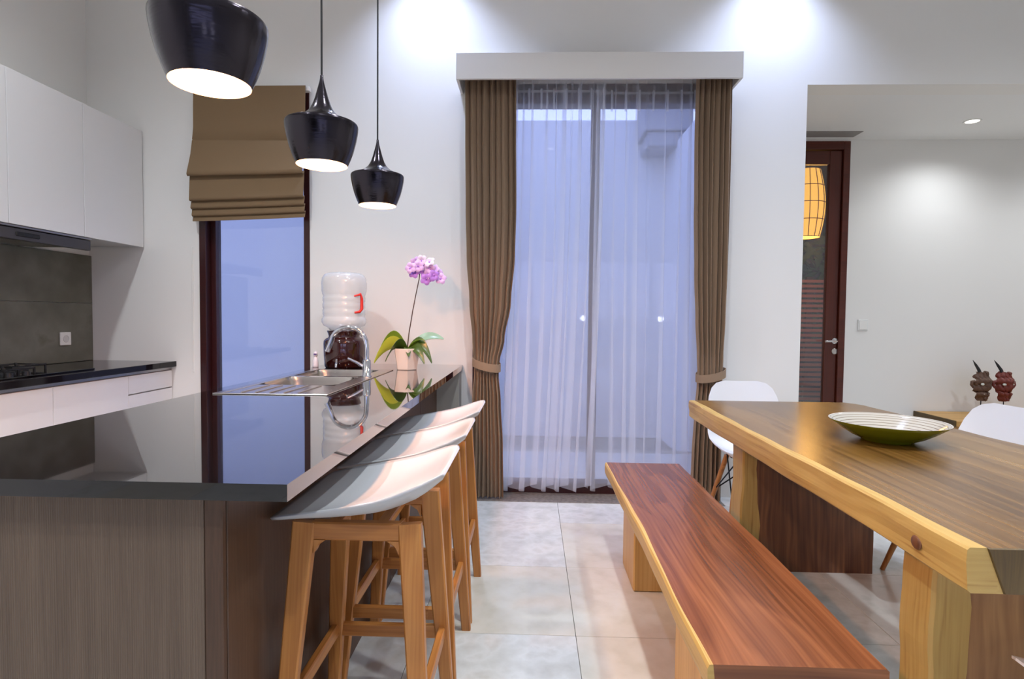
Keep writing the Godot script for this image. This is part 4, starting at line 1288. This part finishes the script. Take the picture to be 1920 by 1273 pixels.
func make_counter_things() -> void:
	# ceramic dispenser jar
	var j := thing("ceramic_jar", "dark brown glazed water dispenser jar behind the sink", "jar", Vector3(-1.183, 0.8752, -3.60))
	part(Shape.new().lathe([Vector2(0, 0), Vector2(0.112, 0), Vector2(0.119, 0.008), Vector2(0.124, 0.08), Vector2(0.126, 0.150), Vector2(0.124, 0.168), Vector2(0.112, 0.182), Vector2(0.098, 0.188), Vector2(0.094, 0.196), Vector2(0.098, 0.212), Vector2(0.104, 0.226), Vector2(0.104, 0.232), Vector2(0.090, 0.232), Vector2(0.086, 0.20), Vector2(0, 0.198)], Vector3.ZERO, 48, 1, true), "body", M.jar, j)
	part(Shape.new().tube([Vector3(0.0, 0.035, 0.12), Vector3(0.0, 0.035, 0.15), Vector3(0.0, 0.025, 0.156), Vector3(0, 0.012, 0.156)], 0.008, 8).tube([Vector3(0, 0.04, 0.146), Vector3(0, 0.062, 0.146)], 0.006, 8), "tap", M.chrome, j)
	# upturned water bottle
	var b := thing("water_bottle", "large clear upturned water bottle with red handle on the jar", "bottle", Vector3(-1.183, 1.1075, -3.60))
	part(Shape.new().lathe([Vector2(0, -0.022), Vector2(0.03, -0.022), Vector2(0.032, 0.0), Vector2(0.088, 0.004), Vector2(0.104, 0.020), Vector2(0.126, 0.032), Vector2(0.136, 0.052), Vector2(0.136, 0.072), Vector2(0.130, 0.082), Vector2(0.126, 0.092), Vector2(0.130, 0.104), Vector2(0.130, 0.128), Vector2(0.126, 0.136), Vector2(0.130, 0.146), Vector2(0.130, 0.168), Vector2(0.126, 0.176), Vector2(0.130, 0.186), Vector2(0.130, 0.206), Vector2(0.126, 0.214), Vector2(0.131, 0.226), Vector2(0.137, 0.250), Vector2(0.138, 0.300), Vector2(0.134, 0.328), Vector2(0.120, 0.350), Vector2(0.098, 0.360), Vector2(0.05, 0.356), Vector2(0, 0.352)], Vector3.ZERO, 48, 1, true), "body", M.bottle, b)
	part(Shape.new().tube([Vector3(0.094, 0.112, 0.092), Vector3(0.122, 0.118, 0.080), Vector3(0.134, 0.135, 0.072), Vector3(0.132, 0.20, 0.068), Vector3(0.126, 0.226, 0.074), Vector3(0.094, 0.214, 0.096)], [0.006, 0.009, 0.010, 0.009, 0.009, 0.005], 8), "handle", M.red_plastic, b)
	# small dish soap bottle
	var so := thing("soap_bottle", "small white and purple soap bottle left of the jar", "bottle", Vector3(-1.352, 0.8752, -3.56))
	part(Shape.new().lathe([Vector2(0, 0), Vector2(0.018, 0), Vector2(0.019, 0.01), Vector2(0.016, 0.045), Vector2(0.011, 0.062), Vector2(0.007, 0.068), Vector2(0, 0.068)], Vector3.ZERO, 16, 1, true), "body", M.soap_white, so)
	part(Shape.new().lathe([Vector2(0, 0.066), Vector2(0.009, 0.066), Vector2(0.014, 0.078), Vector2(0.013, 0.092), Vector2(0.006, 0.100), Vector2(0, 0.101)], Vector3.ZERO, 16, 1, true), "cap", M.soap_white, so)
	part(Shape.new().box(Vector3(0.002, 0.083, 0.012), Vector3(0.018, 0.010, 0.008), 0.002), "label_band", M.purple, so)
	# orchid
	var o := thing("potted_orchid", "lilac flowering orchid in a white faceted pot on the island", "plant", Vector3(-0.762, 0.8752, -3.50))
	var rings := []
	for e in [[0.0, 0.064], [0.004, 0.067], [0.125, 0.086], [0.130, 0.085], [0.130, 0.077], [0.11, 0.075]]:
		var r := PackedVector3Array()
		for k in 6:
			var a := TAU * k / 6 + 0.25
			r.append(Vector3(e[1] * cos(a), e[0], e[1] * sin(a)))
		rings.append(r)
	part(Shape.new().loft(rings, -1), "pot", M.pot, o)
	part(Shape.new().ball(Vector3(0, 0.108, 0), Vector3(0.066, 0.016, 0.066), 16, 8), "potting_moss", M.moss, o)
	var R := Vector3(0, 0.115, 0)
	for l in [[Vector3(-0.8, 0, 0.3), 0.17, 0.095, 1.7, 0.05, "leaf_mid", 0.9], [Vector3(-1, 0, 0.35), 0.21, 0.090, 0.95, 0.34, "leaf_yellow", 1.1], [Vector3(-0.6, 0, 0.6), 0.16, 0.090, 1.0, 0.36, "leaf_dark", 0.8], [Vector3(-0.4, 0, -0.2), 0.11, 0.050, 1.9, -0.4, "leaf_dark"],
		[Vector3(0.9, 0, 0.35), 0.19, 0.072, 1.2, 0.36, "leaf_dark", 1.0], [Vector3(0.8, 0, 0.6), 0.17, 0.066, 0.8, 0.42, "leaf_dark", 1.0], [Vector3(0.95, 0, -0.1), 0.21, 0.062, 1.1, -0.35, "leaf_grey", 0.8], [Vector3(0.4, 0, 0.2), 0.12, 0.030, 1.2, -0.6, "leaf_mid"], [Vector3(0.3, 0, 0.9), 0.10, 0.045, 0.9, 0.3, "leaf_dark"]]:
		part(Shape.new().shell(leaf_rows(R, l[0].normalized(), l[1], l[2], l[3], l[4], l[6] if l.size() > 6 else 0.0), 0.0025), "leaf", M[l[5]], o)
	part(Shape.new().tube([Vector3(0.0, 0.11, 0), Vector3(0.012, 0.22, 0.0), Vector3(0.035, 0.36, 0.0), Vector3(0.058, 0.48, 0.0), Vector3(0.074, 0.55, 0.004), Vector3(0.078, 0.595, 0.006), Vector3(0.10, 0.63, 0.01), Vector3(0.15, 0.625, 0.014), Vector3(0.20, 0.585, 0.016)], [0.0036, 0.0034, 0.0032, 0.003, 0.003, 0.0028, 0.0026, 0.0024, 0.0016], 8), "stem", M.stem, o)
	var rng := RandomNumberGenerator.new()
	rng.seed = 33
	var petal_kinds := [M.petal_pale, M.petal_lilac, M.petal_violet]
	for f in [[0.055, 0.655, 1], [0.095, 0.662, 0], [0.035, 0.615, 1], [0.075, 0.625, 1], [0.115, 0.635, 0], [0.145, 0.62, 1], [0.17, 0.605, 1], [0.105, 0.595, 2], [0.135, 0.58, 1], [0.12, 0.55, 2], [0.165, 0.57, 2], [0.19, 0.58, 1], [0.205, 0.555, 1], [0.05, 0.588, 2], [0.145, 0.648, 0]]:
		var fl := Shape.new()
		fl.xf = Transform3D(Basis.from_euler(Vector3(rng.randf_range(-0.7, 0.5), rng.randf_range(-0.8, 0.8), rng.randf_range(0, TAU))), Vector3(f[0], f[1], 0.02 + rng.randf_range(-0.02, 0.03)))
		for q in 5:
			var a := TAU * q / 5
			var d := Vector3(cos(a), sin(a), 0.15)
			var e := Vector3(-sin(a), cos(a), 0)
			var rows := []
			for i in 6:
				var t := i / 5.0
				var w := 0.017 * pow(sin(PI * (0.08 + 0.88 * t)), 0.6)
				var p := d * 0.036 * t + Vector3(0, 0, 0.010 * sin(t * 3.0))
				rows.append(PackedVector3Array([p - e * w, p - e * w * 0.4 + Vector3(0, 0, 0.003), p + e * w * 0.4 + Vector3(0, 0, 0.003), p + e * w]))
			fl.shell(rows, 0.0012)
		var fm := part(fl, "flower", petal_kinds[f[2]], o)
		var lip := Shape.new()
		lip.xf = fl.xf
		lip.ball(Vector3(0, -0.004, 0.010), Vector3(0.006, 0.009, 0.008), 10, 6)
		part(lip, "lip", M.petal_violet, fm)


# ---------------------------------------------------------------- ceiling downlights
func make_downlights() -> void:
	# [place, energy, cone half angle, colour, label]
	var cool := srgb(198, 214, 255)
	var soft := srgb(238, 243, 250)
	var spots := [
		[Vector3(-0.69, HC, -3.60), 4.2, 52.0, cool, "ceiling downlight washing the wall left of the curtains"],
		[Vector3(1.555, HC, -3.60), 4.2, 52.0, cool, "ceiling downlight washing the wall right of the curtains"],
		[Vector3(0.25, HC, -1.7), 6.2, 74.0, soft, "ceiling downlight above the aisle"],
		[Vector3(1.5, HC, -1.0), 6.2, 74.0, soft, "ceiling downlight above the dining table"],
		[Vector3(-1.9, HC, -1.9), 6.2, 74.0, soft, "ceiling downlight above the kitchen aisle"],
		[Vector3(-1.9, HC, 0.4), 6.2, 74.0, soft, "ceiling downlight above the near kitchen"],
		[Vector3(0.25, HC, 0.9), 6.2, 74.0, soft, "ceiling downlight behind the viewer"],
		[Vector3(3.3, HC, -1.8), 7.4, 74.0, soft, "ceiling downlight right of the table"],
		[Vector3(3.367, HA, -4.606), 1.25, 76.0, soft, "small bright downlight in the alcove ceiling"],
		[Vector3(4.70, HA, -4.606), 1.25, 76.0, soft, "added fill downlight in the alcove ceiling beyond the right edge"]]  # unseen lamp added to lift the alcove's general light
	var disc := mat(Color.WHITE, 0.5)
	disc.emission_enabled = true
	disc.emission = srgb(255, 250, 240)
	disc.emission_energy_multiplier = 3.0
	var ring := build(Shape.new().lathe([Vector2(0.045, -0.0005), Vector2(0.060, -0.0005), Vector2(0.058, -0.005), Vector2(0.046, -0.004), Vector2(0.045, -0.0005)], Vector3.ZERO, 32, -1))
	var face := build(Shape.new().lathe([Vector2(0.0, -0.003), Vector2(0.045, -0.003), Vector2(0.045, -0.0008), Vector2(0.0, -0.0008)], Vector3.ZERO, 32, -1, true))
	for s in spots:
		var d := thing("ceiling_downlight", s[4], "light", s[0], 0.0, "recessed downlights")
		same(ring, "trim_ring", M.socket_white, d)
		same(face, "light_disc", disc, d)
		var li := SpotLight3D.new()
		li.name = "downlight_beam"
		li.light_color = s[3]
		li.light_energy = s[1]
		li.light_size = 0.07
		li.spot_angle = s[2]
		li.spot_angle_attenuation = 1.0
		li.spot_range = 12.0
		li.spot_attenuation = 2.0
		li.shadow_enabled = true
		d.add_child(li)
		li.position = Vector3(0, -0.008, 0)
		li.rotation.x = -PI / 2


# two lamps of the living area behind the viewer; the pendants and the glass mirror them
func make_floor_lamps() -> void:
	var glow := mat(srgb(240, 244, 255), 0.6)
	glow.emission_enabled = true
	glow.emission = srgb(226, 232, 255)
	glow.emission_energy_multiplier = 26.0
	var first: Node3D
	for a in [[Vector3(1.05, 0, 4.0), "white globe floor lamp behind the viewer, left one"], [Vector3(2.55, 0, 3.5), "white globe floor lamp behind the viewer, right one"]]:
		var p: Node3D
		if first == null:
			p = thing("floor_lamp", a[1], "lamp", a[0], 0.0, "floor lamps in the living area")
			first = p
			part(Shape.new().lathe([Vector2(0, 0), Vector2(0.14, 0), Vector2(0.14, 0.012), Vector2(0.02, 0.024), Vector2(0, 0.024)], Vector3.ZERO, 28, -1, true), "base", M.black_plastic, p)
			part(Shape.new().tube([Vector3(0, 0.02, 0), Vector3(0, 1.142, 0)], 0.010, 10), "pole", M.black_plastic, p)
			part(Shape.new().lathe([Vector2(0.0, 1.14), Vector2(0.03, 1.145), Vector2(0.052, 1.165), Vector2(0.06, 1.20), Vector2(0.052, 1.235), Vector2(0.03, 1.255), Vector2(0.0, 1.26)], Vector3.ZERO, 28, 1, true), "lamp_globe", glow, p)
			var li := OmniLight3D.new()
			li.name = "floor_lamp_light"
			li.light_color = srgb(226, 232, 255)
			li.light_energy = 0.12
			li.light_size = 0.055
			li.omni_range = 12.0
			li.omni_attenuation = 2.0
			li.shadow_enabled = true
			p.add_child(li)
			li.position = Vector3(0, 1.2, 0)
		else:
			p = copy(first, "floor_lamp", a[1])
			p.position = a[0]
